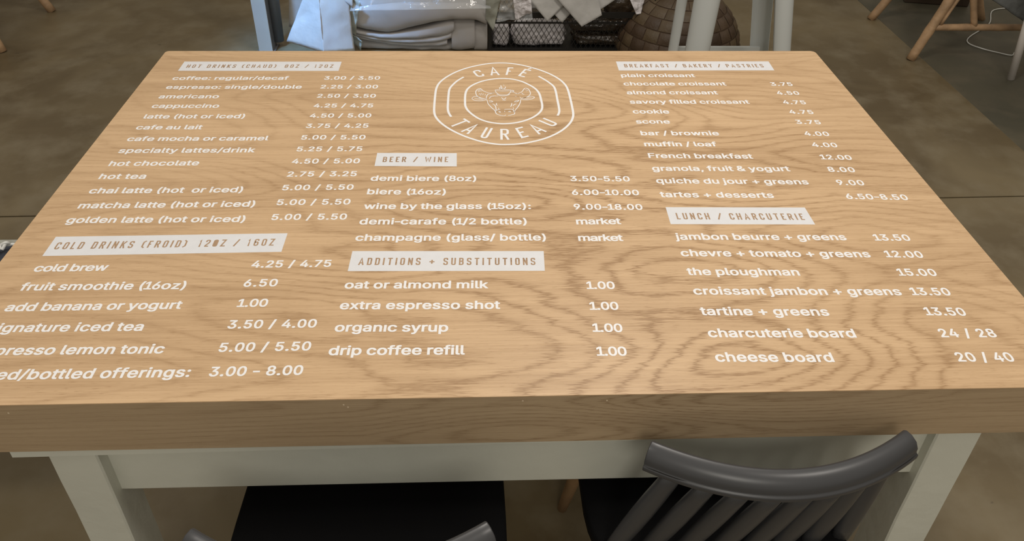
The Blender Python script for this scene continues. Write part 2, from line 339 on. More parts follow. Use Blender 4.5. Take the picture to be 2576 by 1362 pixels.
# ------------------------------------------------------------------ lettering (flat cut vinyl on the top)
GLYPHS = json.loads(r'''{"a":[450,[[[387,-12,379,-16,289,-15,282,-12,279,-4,276,-3,250,-15,225,-22,212,-23,135,-23,104,-17,68,-1,53,9,35,27,26,40,16,60,10,91,10,123,19,162,32,180,44,193,57,203,76,212,106,223,178,236,253,244,271,250,277,257,275,273,270,284,261,296,240,309,218,314,189,310,164,300,144,284,130,262,123,258,95,258,28,276,23,280,21,288,23,304,39,331,64,358,101,381,137,393,179,400,240,400,276,395,304,387,335,371,355,355,372,334,381,315,388,290,391,263,391,1],[276,159,270,161,198,151,154,140,140,132,129,121,124,109,126,95,135,81,142,75,150,71,170,64,196,63,229,73,249,85,260,96,268,109,277,134]]]],"b":[489,[[[39,523,45,525,135,525,144,521,147,510,148,377,151,377,170,388,189,395,217,400,281,400,310,395,337,386,370,368,393,348,417,318,434,282,447,229,449,166,445,138,434,95,426,74,414,54,390,25,360,2,323,-15,284,-23,217,-23,204,-22,179,-15,148,1,142,-12,135,-15,45,-16,35,-10,33,1,33,509,35,520],[246,64,267,69,282,77,298,89,311,105,321,124,328,143,333,168,335,191,331,221,326,240,316,263,305,280,293,292,278,303,257,310,240,313,217,309,199,301,181,287,173,278,162,260,152,237,147,212,146,190,149,157,154,137,162,118,179,93,206,72,225,66]]]],"c":[457,[[[391,335,405,313,415,290,417,274,415,266,410,262,350,247,315,247,308,252,301,268,289,285,271,300,259,306,237,312,217,312,187,303,171,292,159,279,148,263,138,243,132,221,128,198,129,176,134,146,149,110,164,91,173,83,182,76,201,68,228,63,251,68,267,74,282,84,292,95,310,127,318,133,348,133,414,116,417,112,419,98,408,68,391,41,367,17,331,-5,304,-15,284,-20,262,-23,190,-23,148,-15,112,0,81,22,61,41,39,74,24,110,15,159,14,216,23,260,37,298,56,328,79,353,114,377,154,393,195,400,257,400,292,395,325,384,359,365]]]],"d":[489,[[[423,523,426,520,428,509,428,1,426,-10,417,-16,328,-15,321,-12,315,2,284,-15,259,-22,246,-23,179,-23,145,-17,122,-9,103,2,72,26,46,59,27,98,18,135,14,159,16,232,26,274,43,313,66,345,87,363,103,375,125,386,151,395,182,400,246,400,279,393,312,377,315,377,316,510,319,521,328,525,417,525],[223,64,245,68,257,73,285,93,297,110,308,134,316,176,316,207,311,235,303,255,290,277,275,294,262,302,240,310,223,313,200,309,185,303,171,294,157,279,146,263,138,246,132,224,128,199,129,177,134,146,142,123,154,102,168,86,185,74,201,68]]]],"e":[466,[[[106,373,134,387,178,398,193,400,268,398,309,389,345,371,364,357,392,327,409,298,424,251,428,209,428,170,426,159,423,155,415,153,135,153,131,151,137,129,145,112,164,88,190,72,226,63,254,66,282,79,296,90,311,115,320,120,353,120,414,106,418,101,421,85,412,62,395,36,365,10,326,-10,292,-20,268,-23,179,-22,135,-10,109,2,82,20,52,52,31,91,19,129,14,159,16,229,23,260,31,284,45,312,65,339,82,356],[132,238,139,236,304,236,309,238,298,266,288,282,276,294,253,307,223,314,190,306,164,289,143,263]]]],"f":[303,[[[75,-15,67,-10,64,-1,64,309,60,311,-5,311,-14,315,-17,326,-17,380,-15,390,-7,395,64,397,65,448,71,476,76,487,88,504,98,514,115,526,148,540,175,545,239,545,279,537,286,532,288,515,269,457,260,453,232,453,214,457,204,456,193,451,186,445,179,427,178,399,181,396,260,395,269,391,272,380,272,327,270,316,262,311,182,311,179,309,178,1,176,-10,167,-16]]]],"g":[489,[[[425,393,428,390,430,379,430,-18,423,-60,409,-93,400,-105,383,-123,360,-139,320,-156,281,-164,265,-166,184,-166,168,-164,118,-151,84,-134,71,-125,47,-101,35,-84,32,-68,34,-59,37,-55,95,-26,125,-25,132,-29,156,-56,184,-73,221,-81,248,-78,280,-66,300,-51,308,-38,314,-24,316,9,314,12,279,-4,245,-11,168,-9,134,-1,109,10,83,26,63,45,43,71,32,91,23,118,14,162,14,220,18,243,31,288,43,313,71,349,92,367,125,385,160,397,184,400,259,398,289,390,315,376,317,377,320,390,328,395,418,395],[223,313,206,310,182,301,171,293,151,272,141,252,134,234,129,204,128,184,132,160,138,138,148,120,157,107,173,93,189,84,210,77,225,75,243,79,264,86,278,95,291,109,302,126,311,146,316,170,318,195,314,224,308,248,297,270,288,282,278,291,259,304,234,312]]]],"h":[473,[[[39,523,45,525,135,525,144,521,147,510,148,379,151,379,189,395,217,400,292,398,320,392,350,378,361,370,387,341,400,319,406,299,413,259,413,-1,411,-10,407,-14,401,-16,310,-16,301,-10,299,-1,299,243,297,255,287,279,271,297,253,307,229,312,200,306,176,291,160,273,151,252,147,232,147,1,145,-10,140,-14,134,-16,45,-16,35,-10,33,1,33,509,35,520]]]],"i":[208,[[[43,395,137,395,144,391,147,382,147,-1,145,-10,137,-15,43,-15,36,-12,33,-2,33,380,35,390]],[[26,509,40,526,59,537,68,539,114,539,128,535,140,528,156,510,161,491,161,474,158,460,151,449,143,441,120,429,107,427,76,427,57,430,42,439,30,451,26,459,22,474,22,496]]]],"j":[208,[[[137,395,145,390,147,379,147,-48,142,-77,132,-102,117,-123,98,-139,79,-148,60,-154,40,-158,-25,-157,-32,-152,-34,-143,-34,-87,-32,-77,-25,-72,1,-70,17,-65,26,-55,33,-40,33,379,35,388,39,393,45,395]],[[161,476,155,454,146,444,137,436,125,430,109,427,73,427,54,432,33,446,24,462,21,477,21,490,24,505,29,515,46,531,67,539,115,539,139,529,153,515,160,498]]]],"k":[441,[[[39,523,45,525,135,525,145,520,147,509,148,262,156,266,293,394,404,395,413,391,416,377,412,366,277,240,253,215,421,18,426,12,428,2,427,-9,423,-13,415,-16,307,-16,301,-14,165,143,157,139,147,127,147,-1,144,-12,134,-16,45,-16,36,-12,33,1,33,509,35,520]]]],"l":[232,[[[43,525,135,525,142,523,145,518,147,509,147,91,149,80,156,71,164,69,198,70,206,65,221,5,218,-7,210,-14,168,-19,137,-19,106,-15,89,-10,68,1,52,16,44,30,38,46,33,84,33,509,35,520]]]],"m":[691,[[[627,-12,618,-16,529,-16,520,-10,518,-1,518,251,516,266,509,284,501,295,481,307,456,314,434,309,409,294,396,276,390,255,389,1,387,-10,378,-16,287,-16,280,-13,278,-10,275,-1,275,265,267,285,257,297,237,309,217,314,192,307,171,294,159,277,149,254,147,240,147,-1,145,-10,135,-16,45,-16,39,-14,35,-10,33,1,33,379,35,390,45,395,135,395,142,391,148,380,171,392,200,400,210,402,270,401,293,396,310,389,326,380,346,360,350,359,376,379,398,390,417,396,445,402,506,402,528,398,548,392,579,375,597,359,616,330,623,312,630,279,630,1]]]],"n":[473,[[[409,-12,401,-16,310,-16,301,-10,299,-1,299,243,297,255,287,279,271,297,253,307,229,312,200,306,176,291,160,273,151,252,147,232,147,1,145,-10,135,-16,45,-16,36,-12,33,1,33,379,37,392,45,395,135,395,142,391,148,377,175,390,206,398,218,400,279,400,303,396,331,387,355,374,381,350,400,318,410,284,413,259,413,-1]]]],"o":[479,[[[81,22,54,50,34,85,24,110,14,160,14,216,23,260,37,299,63,337,94,365,125,382,160,395,195,400,257,400,298,393,340,376,370,356,392,334,403,320,420,288,429,262,438,220,439,179,438,155,428,109,415,76,394,45,368,19,343,2,318,-10,300,-17,260,-23,190,-23,159,-18,139,-12,112,0],[226,313,215,312,190,304,171,292,160,280,148,263,138,243,132,221,128,196,129,176,134,146,141,126,156,100,165,90,182,76,201,68,226,63,251,68,265,73,284,86,292,95,305,112,314,130,320,149,324,173,324,204,320,226,310,254,297,276,287,287,267,302,250,309]]]],"p":[489,[[[39,-156,35,-152,33,-141,33,379,35,390,45,395,135,395,143,390,146,377,148,376,171,389,204,398,281,400,328,390,365,371,392,349,417,318,434,282,447,229,449,166,445,138,434,95,426,74,414,54,392,27,370,8,343,-7,304,-20,284,-23,215,-23,179,-15,148,0,147,-143,144,-154,135,-158,45,-158],[246,64,267,69,282,77,298,89,311,105,321,124,328,143,333,168,335,191,331,221,326,240,316,263,305,280,293,292,278,303,257,310,240,313,217,309,199,301,181,287,173,278,162,260,152,237,147,212,146,190,149,157,154,137,162,118,179,93,206,72,225,66]]]],"q":[489,[[[423,-156,417,-158,328,-158,318,-153,316,-143,315,0,284,-15,248,-23,179,-23,151,-19,121,-8,93,9,67,31,46,59,27,98,16,145,14,218,18,241,29,284,43,313,68,346,103,375,140,392,182,400,259,398,284,392,315,375,317,377,320,390,328,395,417,395,426,390,428,379,428,-141,426,-152],[223,64,245,68,257,73,285,93,297,110,308,134,316,176,316,207,311,235,303,255,290,277,275,294,262,302,240,310,223,313,200,309,185,303,171,294,157,279,146,263,138,246,132,224,128,199,129,177,134,146,142,123,154,102,168,86,185,74,201,68]]]],"r":[308,[[[42,-15,35,-10,33,-1,33,379,35,390,45,395,134,395,142,392,148,382,168,392,200,400,278,400,284,398,287,395,289,385,289,321,286,310,278,306,251,306,223,309,193,301,179,293,166,282,157,270,149,252,147,238,147,-1,145,-10,135,-16]]]],"s":[424,[[[60,13,39,35,23,63,16,85,16,95,18,104,26,110,84,122,117,121,124,116,134,95,148,78,168,68,190,63,217,64,245,75,261,88,268,104,261,118,253,126,242,132,220,139,115,163,81,179,64,191,50,205,35,229,29,252,27,271,29,295,34,315,40,329,50,343,76,368,103,383,137,395,171,400,237,400,270,395,293,388,320,375,331,366,356,340,370,315,377,290,375,279,370,275,314,263,276,263,271,266,261,285,248,300,231,310,209,316,196,315,182,312,164,304,146,289,143,276,150,261,167,250,185,243,268,224,301,215,334,200,360,179,370,165,379,143,385,120,385,98,376,60,369,45,359,32,337,12,312,-3,276,-17,235,-23,160,-23,129,-19,100,-10,73,4]]]],"t":[274,[[[246,-14,226,-19,203,-20,162,-20,126,-15,100,-5,82,6,64,27,56,43,47,79,47,309,43,311,-7,311,-14,315,-17,326,-17,379,-15,390,-8,395,46,397,47,474,50,482,56,487,154,486,159,482,161,474,162,397,235,395,243,390,246,380,246,326,242,314,234,311,165,311,162,309,161,93,166,77,176,69,185,67,232,69,241,65,255,9,253,-9]]]],"u":[473,[[[37,392,45,395,135,395,145,390,147,380,147,141,149,127,152,115,160,99,173,84,193,72,215,67,225,67,243,72,267,84,275,91,286,105,297,130,299,145,299,380,301,390,310,395,401,395,410,391,413,379,413,1,409,-12,401,-16,312,-15,305,-12,300,3,273,-10,243,-19,231,-20,164,-20,131,-14,115,-7,91,5,68,27,57,41,46,63,35,110,33,138,33,379]]]],"v":[450,[[[425,391,428,379,425,363,269,-10,259,-16,165,-16,159,-14,151,-1,-2,366,-4,379,-2,390,3,394,9,395,104,395,113,391,212,143,311,391,321,395,417,395]]]],"w":[644,[[[615,390,617,379,615,368,489,-12,481,-16,390,-16,380,-10,312,207,309,212,238,-12,229,-16,139,-16,129,-10,4,365,2,380,6,392,14,395,106,395,116,391,181,179,185,168,252,388,257,394,357,395,366,391,432,169,436,173,502,390,507,394,514,395,606,395]]]],"x":[439,[[[4,-12,0,-1,3,13,138,195,12,365,8,379,12,392,21,395,121,395,128,393,207,282,289,393,295,395,393,395,403,392,407,380,403,366,276,191,409,15,413,1,409,-12,400,-16,301,-16,295,-14,287,-6,209,105,206,106,118,-14,112,-16,14,-16]]]],"y":[450,[[[37,-154,31,-149,29,-134,46,-74,54,-70,101,-72,115,-67,132,-48,142,-26,150,-1,-2,366,-4,380,-1,391,9,395,104,395,113,391,212,143,311,390,321,395,417,395,423,393,426,390,428,380,425,363,248,-60,233,-91,223,-107,215,-117,194,-137,181,-145,159,-155,126,-161,73,-161,56,-159]]]],"z":[441,[[[389,-12,379,-16,35,-16,25,-12,22,1,22,48,25,57,233,305,229,308,36,309,31,313,28,323,28,380,32,392,42,395,373,395,383,391,386,379,386,329,384,319,181,74,185,72,384,71,390,66,392,57,392,-1]]]],"0":[440,[[[273,-17,246,-22,178,-22,143,-14,109,4,82,27,66,46,56,63,37,104,24,152,17,205,15,279,22,338,36,399,43,418,58,449,74,471,86,485,115,508,138,520,156,526,186,531,240,531,279,523,311,507,342,482,357,463,371,441,388,402,399,360,408,296,409,254,408,212,402,163,388,105,371,66,345,29,313,2,293,-9],[218,442,205,442,181,432,163,417,147,395,136,370,129,348,121,309,119,273,119,235,122,190,129,162,142,123,157,98,174,82,189,72,211,66,228,69,244,77,263,92,278,115,292,148,300,174,304,204,307,248,305,290,300,332,291,365,281,388,270,407,255,424,235,437]]]],"1":[315,[[[319,-12,311,-16,-16,-16,-22,-14,-26,-10,-28,-1,-28,55,-26,65,-24,68,-18,70,102,70,105,73,104,405,102,406,17,343,-11,343,-16,348,-18,357,-18,429,-15,440,98,524,199,525,208,520,210,509,210,73,213,70,313,70,318,68,321,65,323,55,323,-1]]]],"2":[440,[[[36,-13,33,-10,31,-1,31,49,34,60,218,258,245,290,271,329,278,345,282,365,282,379,278,396,263,420,240,435,209,443,188,439,176,434,154,416,143,396,137,377,134,354,129,348,41,347,36,352,34,360,34,387,41,423,53,449,74,480,101,503,133,520,161,528,184,531,253,530,292,518,320,503,336,491,357,466,370,446,376,429,382,405,385,379,384,348,376,315,366,290,355,271,325,229,268,164,184,74,188,72,385,71,390,66,392,57,392,-1,390,-10,386,-14,381,-16,43,-16]]]],"3":[440,[[[41,523,48,525,365,525,371,524,375,520,377,509,377,460,375,451,253,307,254,305,278,301,299,295,330,278,346,266,369,241,378,226,386,207,392,188,397,162,397,129,388,85,378,63,367,46,346,24,328,8,295,-9,253,-20,238,-22,168,-22,156,-20,131,-15,109,-7,80,8,51,32,30,60,19,87,12,113,12,134,13,142,19,146,111,146,116,141,126,110,139,91,150,83,168,74,205,66,244,76,267,90,277,101,283,112,290,126,292,137,290,163,281,185,266,203,256,212,234,223,209,230,131,231,125,235,122,245,122,301,125,310,209,408,229,432,229,435,44,436,39,441,37,451,37,510,39,520]]]],"4":[440,[[[308,524,313,520,315,512,315,504,312,493,131,180,136,178,244,179,245,184,245,318,246,328,256,333,338,333,346,328,347,318,347,180,351,178,406,178,413,175,417,163,417,104,413,95,408,91,348,89,347,-1,346,-10,343,-14,336,-16,254,-15,247,-12,245,-2,244,90,15,91,9,96,7,104,7,160,12,174,213,520,221,525]]]],"5":[440,[[[365,523,368,520,370,509,370,451,368,441,365,438,358,436,160,436,156,427,148,346,148,342,151,341,183,348,248,348,266,345,288,339,309,328,329,315,350,295,371,265,382,241,386,227,394,190,395,162,392,127,383,91,375,71,359,45,332,16,301,-3,266,-17,241,-22,171,-22,130,-12,94,7,71,25,60,38,46,59,39,74,29,113,29,132,33,143,39,145,123,145,129,140,138,110,154,90,164,82,183,72,199,67,215,67,236,74,246,80,263,92,273,105,288,140,290,173,282,201,264,230,240,250,215,259,202,261,173,254,150,245,128,230,102,230,48,236,39,241,35,251,35,265,62,509,66,520,70,524,76,525,358,525]]]],"6":[440,[[[318,524,324,520,327,512,324,496,213,332,216,330,263,328,301,317,333,298,349,284,364,265,381,232,390,201,392,177,390,124,381,84,364,50,338,20,310,0,282,-14,246,-22,179,-22,158,-18,130,-9,101,8,76,30,54,62,43,87,32,130,31,174,34,199,44,238,56,266,86,323,220,521,228,525],[218,66,245,76,267,95,277,109,285,127,290,148,290,165,286,184,281,198,271,215,262,226,238,242,218,248,209,248,193,245,175,236,163,226,152,215,137,184,134,166,134,152,136,138,141,121,151,102,160,90,185,72,206,66]]]],"7":[440,[[[71,-14,66,-10,65,-2,68,16,274,434,269,436,38,436,31,441,30,451,30,510,31,520,36,524,41,525,382,525,389,523,392,520,394,510,394,446,391,435,173,-9,168,-14,163,-16]]]],"8":[440,[[[141,523,185,531,240,531,269,526,295,518,326,501,353,476,371,449,381,423,385,395,385,363,381,338,376,323,367,304,356,289,336,268,361,247,372,234,393,199,399,180,404,157,404,115,402,105,395,77,388,62,375,43,363,29,333,5,296,-12,248,-22,175,-22,146,-17,112,-6,84,10,52,38,37,60,24,93,20,118,20,151,29,193,39,215,51,234,63,247,88,268,67,288,59,299,48,321,43,338,38,365,39,399,43,423,54,452,66,471,80,487,106,507],[124,138,127,121,134,105,142,95,153,85,181,71,205,66,218,66,251,74,264,80,279,92,285,99,296,120,299,140,296,157,291,170,275,192,264,201,243,212,226,217,209,219,176,210,160,201,148,192,141,184,130,166,126,152],[282,385,273,409,260,424,243,435,223,442,210,444,179,435,156,417,144,393,142,384,142,365,152,340,160,330,168,322,188,311,206,306,218,306,244,315,258,325,269,337,280,359]]]],"9":[440,[[[105,-15,99,-10,97,-2,100,13,210,177,208,180,168,180,129,190,111,198,86,215,75,226,61,243,51,259,43,277,32,320,31,370,34,393,43,424,58,455,77,480,103,503,131,518,156,526,186,531,240,531,268,526,292,518,310,509,338,487,357,466,366,453,381,423,390,380,392,330,390,307,380,270,363,230,333,179,205,-12,198,-16],[211,444,195,440,181,434,165,423,156,412,147,399,139,384,134,352,138,323,144,309,154,292,164,281,176,272,196,263,211,260,240,268,256,277,265,286,283,315,288,330,290,345,290,360,283,385,278,398,265,416,238,436]]]],".":[198,[[[161,66,165,52,165,30,160,12,145,-6,127,-17,111,-20,72,-20,61,-18,40,-7,28,5,22,18,18,34,18,46,23,69,30,79,38,87,58,99,67,102,120,101,142,91,155,77]]]],",":[231,[[[23,-132,19,-127,18,-113,49,70,52,80,62,86,160,86,167,84,172,74,172,63,114,-129,104,-134,29,-134]]]],":":[231,[[[177,329,177,304,173,291,165,277,149,263,134,257,123,255,84,255,70,258,57,265,40,280,34,293,30,309,30,323,34,338,43,355,59,369,70,374,85,378,121,378,139,374,146,371,168,351]],[[173,66,177,52,177,30,172,12,157,-6,139,-17,123,-20,84,-20,73,-18,52,-7,40,5,34,18,30,34,30,46,35,69,42,79,50,87,70,99,79,102,132,101,154,91,167,77]]]],"/":[298,[[[1,-92,-5,-87,-7,-79,-4,-57,171,540,176,546,182,548,271,548,277,545,279,537,278,521,100,-85,95,-90,89,-92]]]],"(":[324,[[[271,554,278,549,280,541,278,526,255,479,235,432,216,377,204,330,191,257,188,201,194,138,207,84,234,10,278,-84,280,-98,277,-107,270,-111,178,-111,171,-107,162,-93,130,-35,109,16,93,65,82,113,74,179,74,237,77,274,90,346,106,405,116,438,135,485,168,546,175,553,181,555]]]],")":[324,[[[26,554,118,555,128,550,158,496,181,440,197,391,209,341,219,288,224,240,224,174,219,130,211,88,192,24,171,-27,134,-96,127,-107,120,-111,28,-111,21,-107,18,-98,20,-84,58,-5,89,77,102,129,110,196,106,259,92,338,78,388,59,441,20,527,18,543,21,551]]]],"+":[520,[[[44,170,44,229,46,237,51,241,192,244,193,365,195,374,203,380,290,380,299,376,302,365,302,248,303,243,440,242,447,238,450,229,450,170,448,162,443,157,303,155,302,34,300,24,292,19,204,19,196,23,193,34,192,151,191,155,54,156,47,160]]]],"&":[514,[[[497,-12,489,-16,382,-15,376,-12,357,8,353,10,312,-9,275,-19,251,-22,173,-22,135,-15,112,-7,90,4,67,19,42,44,25,73,16,101,14,113,15,154,24,190,41,216,64,241,111,279,85,313,69,343,61,368,58,393,60,421,70,456,88,484,105,499,135,517,168,526,198,530,259,528,289,521,309,513,334,497,353,478,367,454,375,426,377,396,373,374,367,354,355,332,341,315,318,294,277,265,276,260,348,180,351,182,355,198,358,234,364,239,456,241,464,237,467,226,467,196,463,163,454,134,432,87,498,12,500,-1],[282,88,277,98,184,199,174,195,150,174,138,159,132,146,130,138,130,121,138,102,150,88,176,71,209,63,223,64,264,77],[204,342,236,363,247,374,256,387,261,399,261,412,253,426,243,435,223,444,209,442,193,434,181,421,174,407,173,398,177,382,193,354]]]],"-":[300,[[[-3,185,-3,246,1,255,7,259,276,259,285,255,288,246,288,185,285,176,278,172,9,172,1,176]]]],"F":[473,[[[50,-14,45,-10,42,1,42,509,45,520,50,524,56,525,412,525,420,523,423,520,425,510,425,451,423,441,417,436,165,436,160,434,160,299,161,295,392,293,398,288,400,280,400,218,397,210,389,206,161,205,160,201,160,-1,157,-10,148,-16]]]]," ":[205,[]],"\u0131":[208,[[[43,395,137,395,144,391,147,382,147,-1,145,-10,137,-15,43,-15,36,-12,33,-2,33,380,35,390]]]]}''')
LINES = json.loads(r'''[["coffee: regular/decaf",-0.7925,0.9959,0.0011,0.0357,-11.0,0],
["3.00 / 3.50",-0.4254,0.9962,-0.0016,0.0345,26.5,1],
["espresso: single/double",-0.7925,0.9485,0.0002,0.0357,-3.6,0],
["2.25 / 3.00",-0.4267,0.9492,-0.002,0.0345,30.0,1],
["americano",-0.7933,0.9003,0.0025,0.0357,-6.5,0],
["2.50 / 3.50",-0.4271,0.902,-0.0025,0.0345,31.2,1],
["cappuccino",-0.7938,0.8541,-0.0008,0.0357,-13.5,0],
["4.25 / 4.75",-0.4261,0.854,-0.0005,0.0345,26.9,1],
["latte (hot or iced)",-0.7951,0.8048,0.0009,0.0357,-11.9,0],
["4.50 / 5.00",-0.4266,0.8067,-0.0011,0.0345,29.6,1],
["cafe au lait",-0.7943,0.7564,0.0004,0.0357,-13.7,0],
["3.75 / 4.25",-0.4271,0.7603,0.0007,0.0345,29.7,1],
["cafe mocha or caramel",-0.7955,0.7073,0.0025,0.0357,-15.3,0],
["5.00 / 5.50",-0.4288,0.7106,-0.0022,0.0345,31.0,1],
["specialty lattes/drink",-0.7955,0.6595,0.0001,0.0357,-4.7,0],
["5.25 / 5.75",-0.4292,0.6626,-0.0007,0.0345,31.2,1],
["hot chocolate",-0.7966,0.6096,0.0049,0.0357,-7.5,0],
["4.50 / 5.00",-0.4289,0.6147,0.0005,0.0345,31.0,1],
["hot tea",-0.7976,0.5623,-0.0003,0.0357,2.6,0],
["2.75 / 3.25",-0.4297,0.5666,0.0016,0.0345,34.3,1],
["chai latte (hot  or iced)",-0.7962,0.5125,0.0019,0.0357,-12.1,0],
["5.00 / 5.50",-0.4298,0.5189,0.0026,0.0345,32.6,1],
["matcha latte (hot or iced)",-0.7969,0.4635,0.0051,0.0357,-12.0,0],
["5.00 / 5.50",-0.4298,0.4694,0.0028,0.0345,33.9,1],
["golden latte (hot or iced)",-0.7988,0.4183,-0.0034,0.0357,-11.0,0],
["5.00 / 5.50",-0.4295,0.4223,-0.0017,0.0345,33.0,1],
["cold brew",-0.794,0.2831,0.0035,0.0357,-42.4,0],
["4.25 / 4.75",-0.4331,0.2874,0.001,0.0345,21.6,1],
["fruit smoothie (16oz)",-0.7936,0.236,-0.003,0.0357,-12.4,0],
["6.50",-0.4352,0.239,0.0055,0.0345,47.4,1],
["add banana or yogurt",-0.7946,0.1877,0.0027,0.0357,-19.6,0],
["1.00",-0.4314,0.1909,-0.0015,0.0345,0.3,1],
["s~ignature iced tea",-0.7988,0.1419,-0.0059,0.0357,-7.6,0],
["3.50 / 4.00",-0.4353,0.1426,-0.0008,0.0345,26.0,1],
["esp~resso lemon tonic",-0.7956,0.0941,-0.0047,0.0357,-13.3,0],
["5.00 / 5.50",-0.4363,0.094,0.0017,0.0345,27.8,1],
["cann~ed/bottled offerings:",-0.8041,0.0464,-0.0014,0.0357,-4.3,0],
["3.00 - 8.00",-0.4364,0.0461,0.0029,0.0345,18.7,1],
["demi biere (8oz)",-0.2612,0.55,-0.0171,0.0357,-13.2,0],
["3.50-5.50",0.1382,0.5442,-0.0212,0.0345,23.2,1],
["biere (16oz)",-0.2634,0.5032,-0.0196,0.0357,-4.5,0],
["6.00-10.00",0.1359,0.4961,-0.0208,0.0345,26.6,1],
["wine by the glass (15oz):",-0.2626,0.4546,-0.0134,0.0357,-17.1,0],
["9.00-18.00",0.1347,0.4477,-0.0213,0.0345,25.2,1],
["demi-carafe (1/2 bottle)",-0.2654,0.4066,-0.0144,0.0357,-6.7,0],
["market",0.1343,0.4009,-0.0026,0.0357,-46.9,1],
["champagne (glass/ bottle)",-0.2665,0.3584,-0.0126,0.0357,-14.1,0],
["market",0.1329,0.3518,-0.0153,0.0357,-61.0,1],
["oat or almond milk",-0.2679,0.2317,-0.0144,0.0357,-17.9,0],
["1.00",0.1352,0.2237,-0.0177,0.0345,-5.5,1],
["extra espresso shot",-0.2686,0.1825,-0.0143,0.0357,-13.2,0],
["1.00",0.1344,0.1739,-0.0186,0.0345,-10.0,1],
["organ\u0131c syrup",-0.2692,0.133,-0.0196,0.0357,-19.5,0],
["1.00",0.133,0.1248,-0.0343,0.0345,-8.7,1],
["drip coffee refill",-0.2709,0.0841,-0.0142,0.0357,-22.5,0],
["1.00",0.1332,0.0748,-0.0205,0.0345,-21.0,1],
["plain croissant",0.311,1.0079,-0.0029,0.0357,-18.2,0],
["chocolate croissant",0.311,0.9623,-0.0038,0.0357,-16.3,0],
["3.75",0.6776,0.9595,-0.0165,0.0345,39.3,1],
["almond croissant",0.3116,0.9157,-0.0046,0.0357,-18.6,0],
["4.50",0.6781,0.9127,-0.029,0.0345,35.5,1],
["savory filled croissant",0.3112,0.8684,-0.0055,0.0357,-16.7,0],
["4.75",0.6776,0.8651,-0.029,0.0345,38.1,1],
["cookie",0.3104,0.8213,-0.0136,0.0357,-19.9,0],
["4.75",0.6771,0.8177,-0.0283,0.0345,50.2,1],
["scone",0.3099,0.7743,-0.0073,0.0357,-19.7,0],
["3.75",0.6764,0.7705,-0.0386,0.0345,55.5,1],
["bar / brownie",0.311,0.7227,-0.0114,0.0357,-6.0,0],
["4.00",0.6775,0.7185,-0.0489,0.0345,36.9,1],
["muffin / loaf",0.3107,0.6762,-0.0125,0.0357,-13.9,0],
["4.00",0.6775,0.6707,-0.048,0.0345,35.6,1],
["French breakfast",0.3107,0.6292,-0.0214,0.0357,-13.0,0],
["12.00",0.6784,0.6203,-0.0482,0.0345,23.7,1],
["granola, fruit & yogurt",0.3106,0.5799,-0.016,0.0357,-11.1,0],
["8.00",0.6752,0.5726,-0.0457,0.0345,48.1,1],
["quiche du jour + greens",0.3102,0.5345,-0.0252,0.0357,-13.1,0],
["9.00",0.6748,0.5242,-0.0369,0.0345,45.1,1],
["tartes + desserts",0.3096,0.4863,-0.0244,0.0357,-6.8,0],
["6.50-8.50",0.6744,0.4756,-0.0442,0.0345,29.6,1],
["jambon beurre + greens",0.3121,0.3527,-0.0197,0.0357,-13.5,0],
["13.50",0.6759,0.3448,-0.0294,0.0345,24.2,1],
["chevre + tomato + greens",0.3104,0.306,-0.0253,0.0357,-11.5,0],
["12.00",0.6758,0.2974,-0.0426,0.0345,28.9,1],
["the ploughman",0.3114,0.2559,-0.0256,0.0357,-17.0,0],
["15.00",0.6764,0.248,-0.0296,0.0345,27.3,1],
["croissant jambon + greens",0.3099,0.2068,-0.0225,0.0357,-9.9,0],
["13.50",0.6763,0.199,-0.0298,0.0345,22.4,1],
["tartine + greens",0.3112,0.1584,-0.0259,0.0357,-10.7,0],
["13.50",0.6772,0.1514,-0.0412,0.0345,20.4,1],
["charcuterie board",0.3105,0.1095,-0.0228,0.0357,-12.5,0],
["24 / 28",0.6752,0.1023,-0.0198,0.0345,29.6,1],
["cheese board",0.3091,0.0592,-0.0243,0.0357,-7.7,0],
["20 / 40",0.676,0.0519,-0.0207,0.0345,21.1,1]]''')
HEADS = json.loads(r'''[["HOT DRINKS (CHAUD)  8OZ / 12OZ", [[-0.793, 1.099], [-0.3957, 1.0975], [-0.396, 1.0444], [-0.7927, 1.0458]], [-0.7785, 1.0624], [-0.4131, 1.0622], 0.019], ["COLD DRINKS (FROID)  12OZ / 16OZ", [[-0.7968, 0.3776], [-0.3896, 0.3818], [-0.3898, 0.3289], [-0.7962, 0.324]], [-0.7854, 0.3418], [-0.4075, 0.3466], 0.0195], ["BREAKFAST / BAKERY / PASTRIES", [[0.3118, 1.0979], [0.7141, 1.0982], [0.7127, 1.0449], [0.3116, 1.0451]], [0.3295, 1.0629], [0.6917, 1.0622], 0.0197], ["LUNCH / CHARCUTERIE", [[0.3122, 0.4526], [0.5812, 0.4479], [0.5819, 0.3939], [0.311, 0.3988]], [0.3265, 0.4135], [0.568, 0.4081], 0.02], ["BEER / WINE", [[-0.2579, 0.6543], [-0.0912, 0.6519], [-0.09, 0.6003], [-0.2581, 0.6036]], [-0.2435, 0.6186], [-0.1085, 0.6172], 0.02], ["ADDITIONS + SUBSTITUTIONS", [[-0.2666, 0.329], [0.0693, 0.3237], [0.0675, 0.2705], [-0.2674, 0.2753]], [-0.2521, 0.291], [0.0526, 0.286], 0.0192]]''')
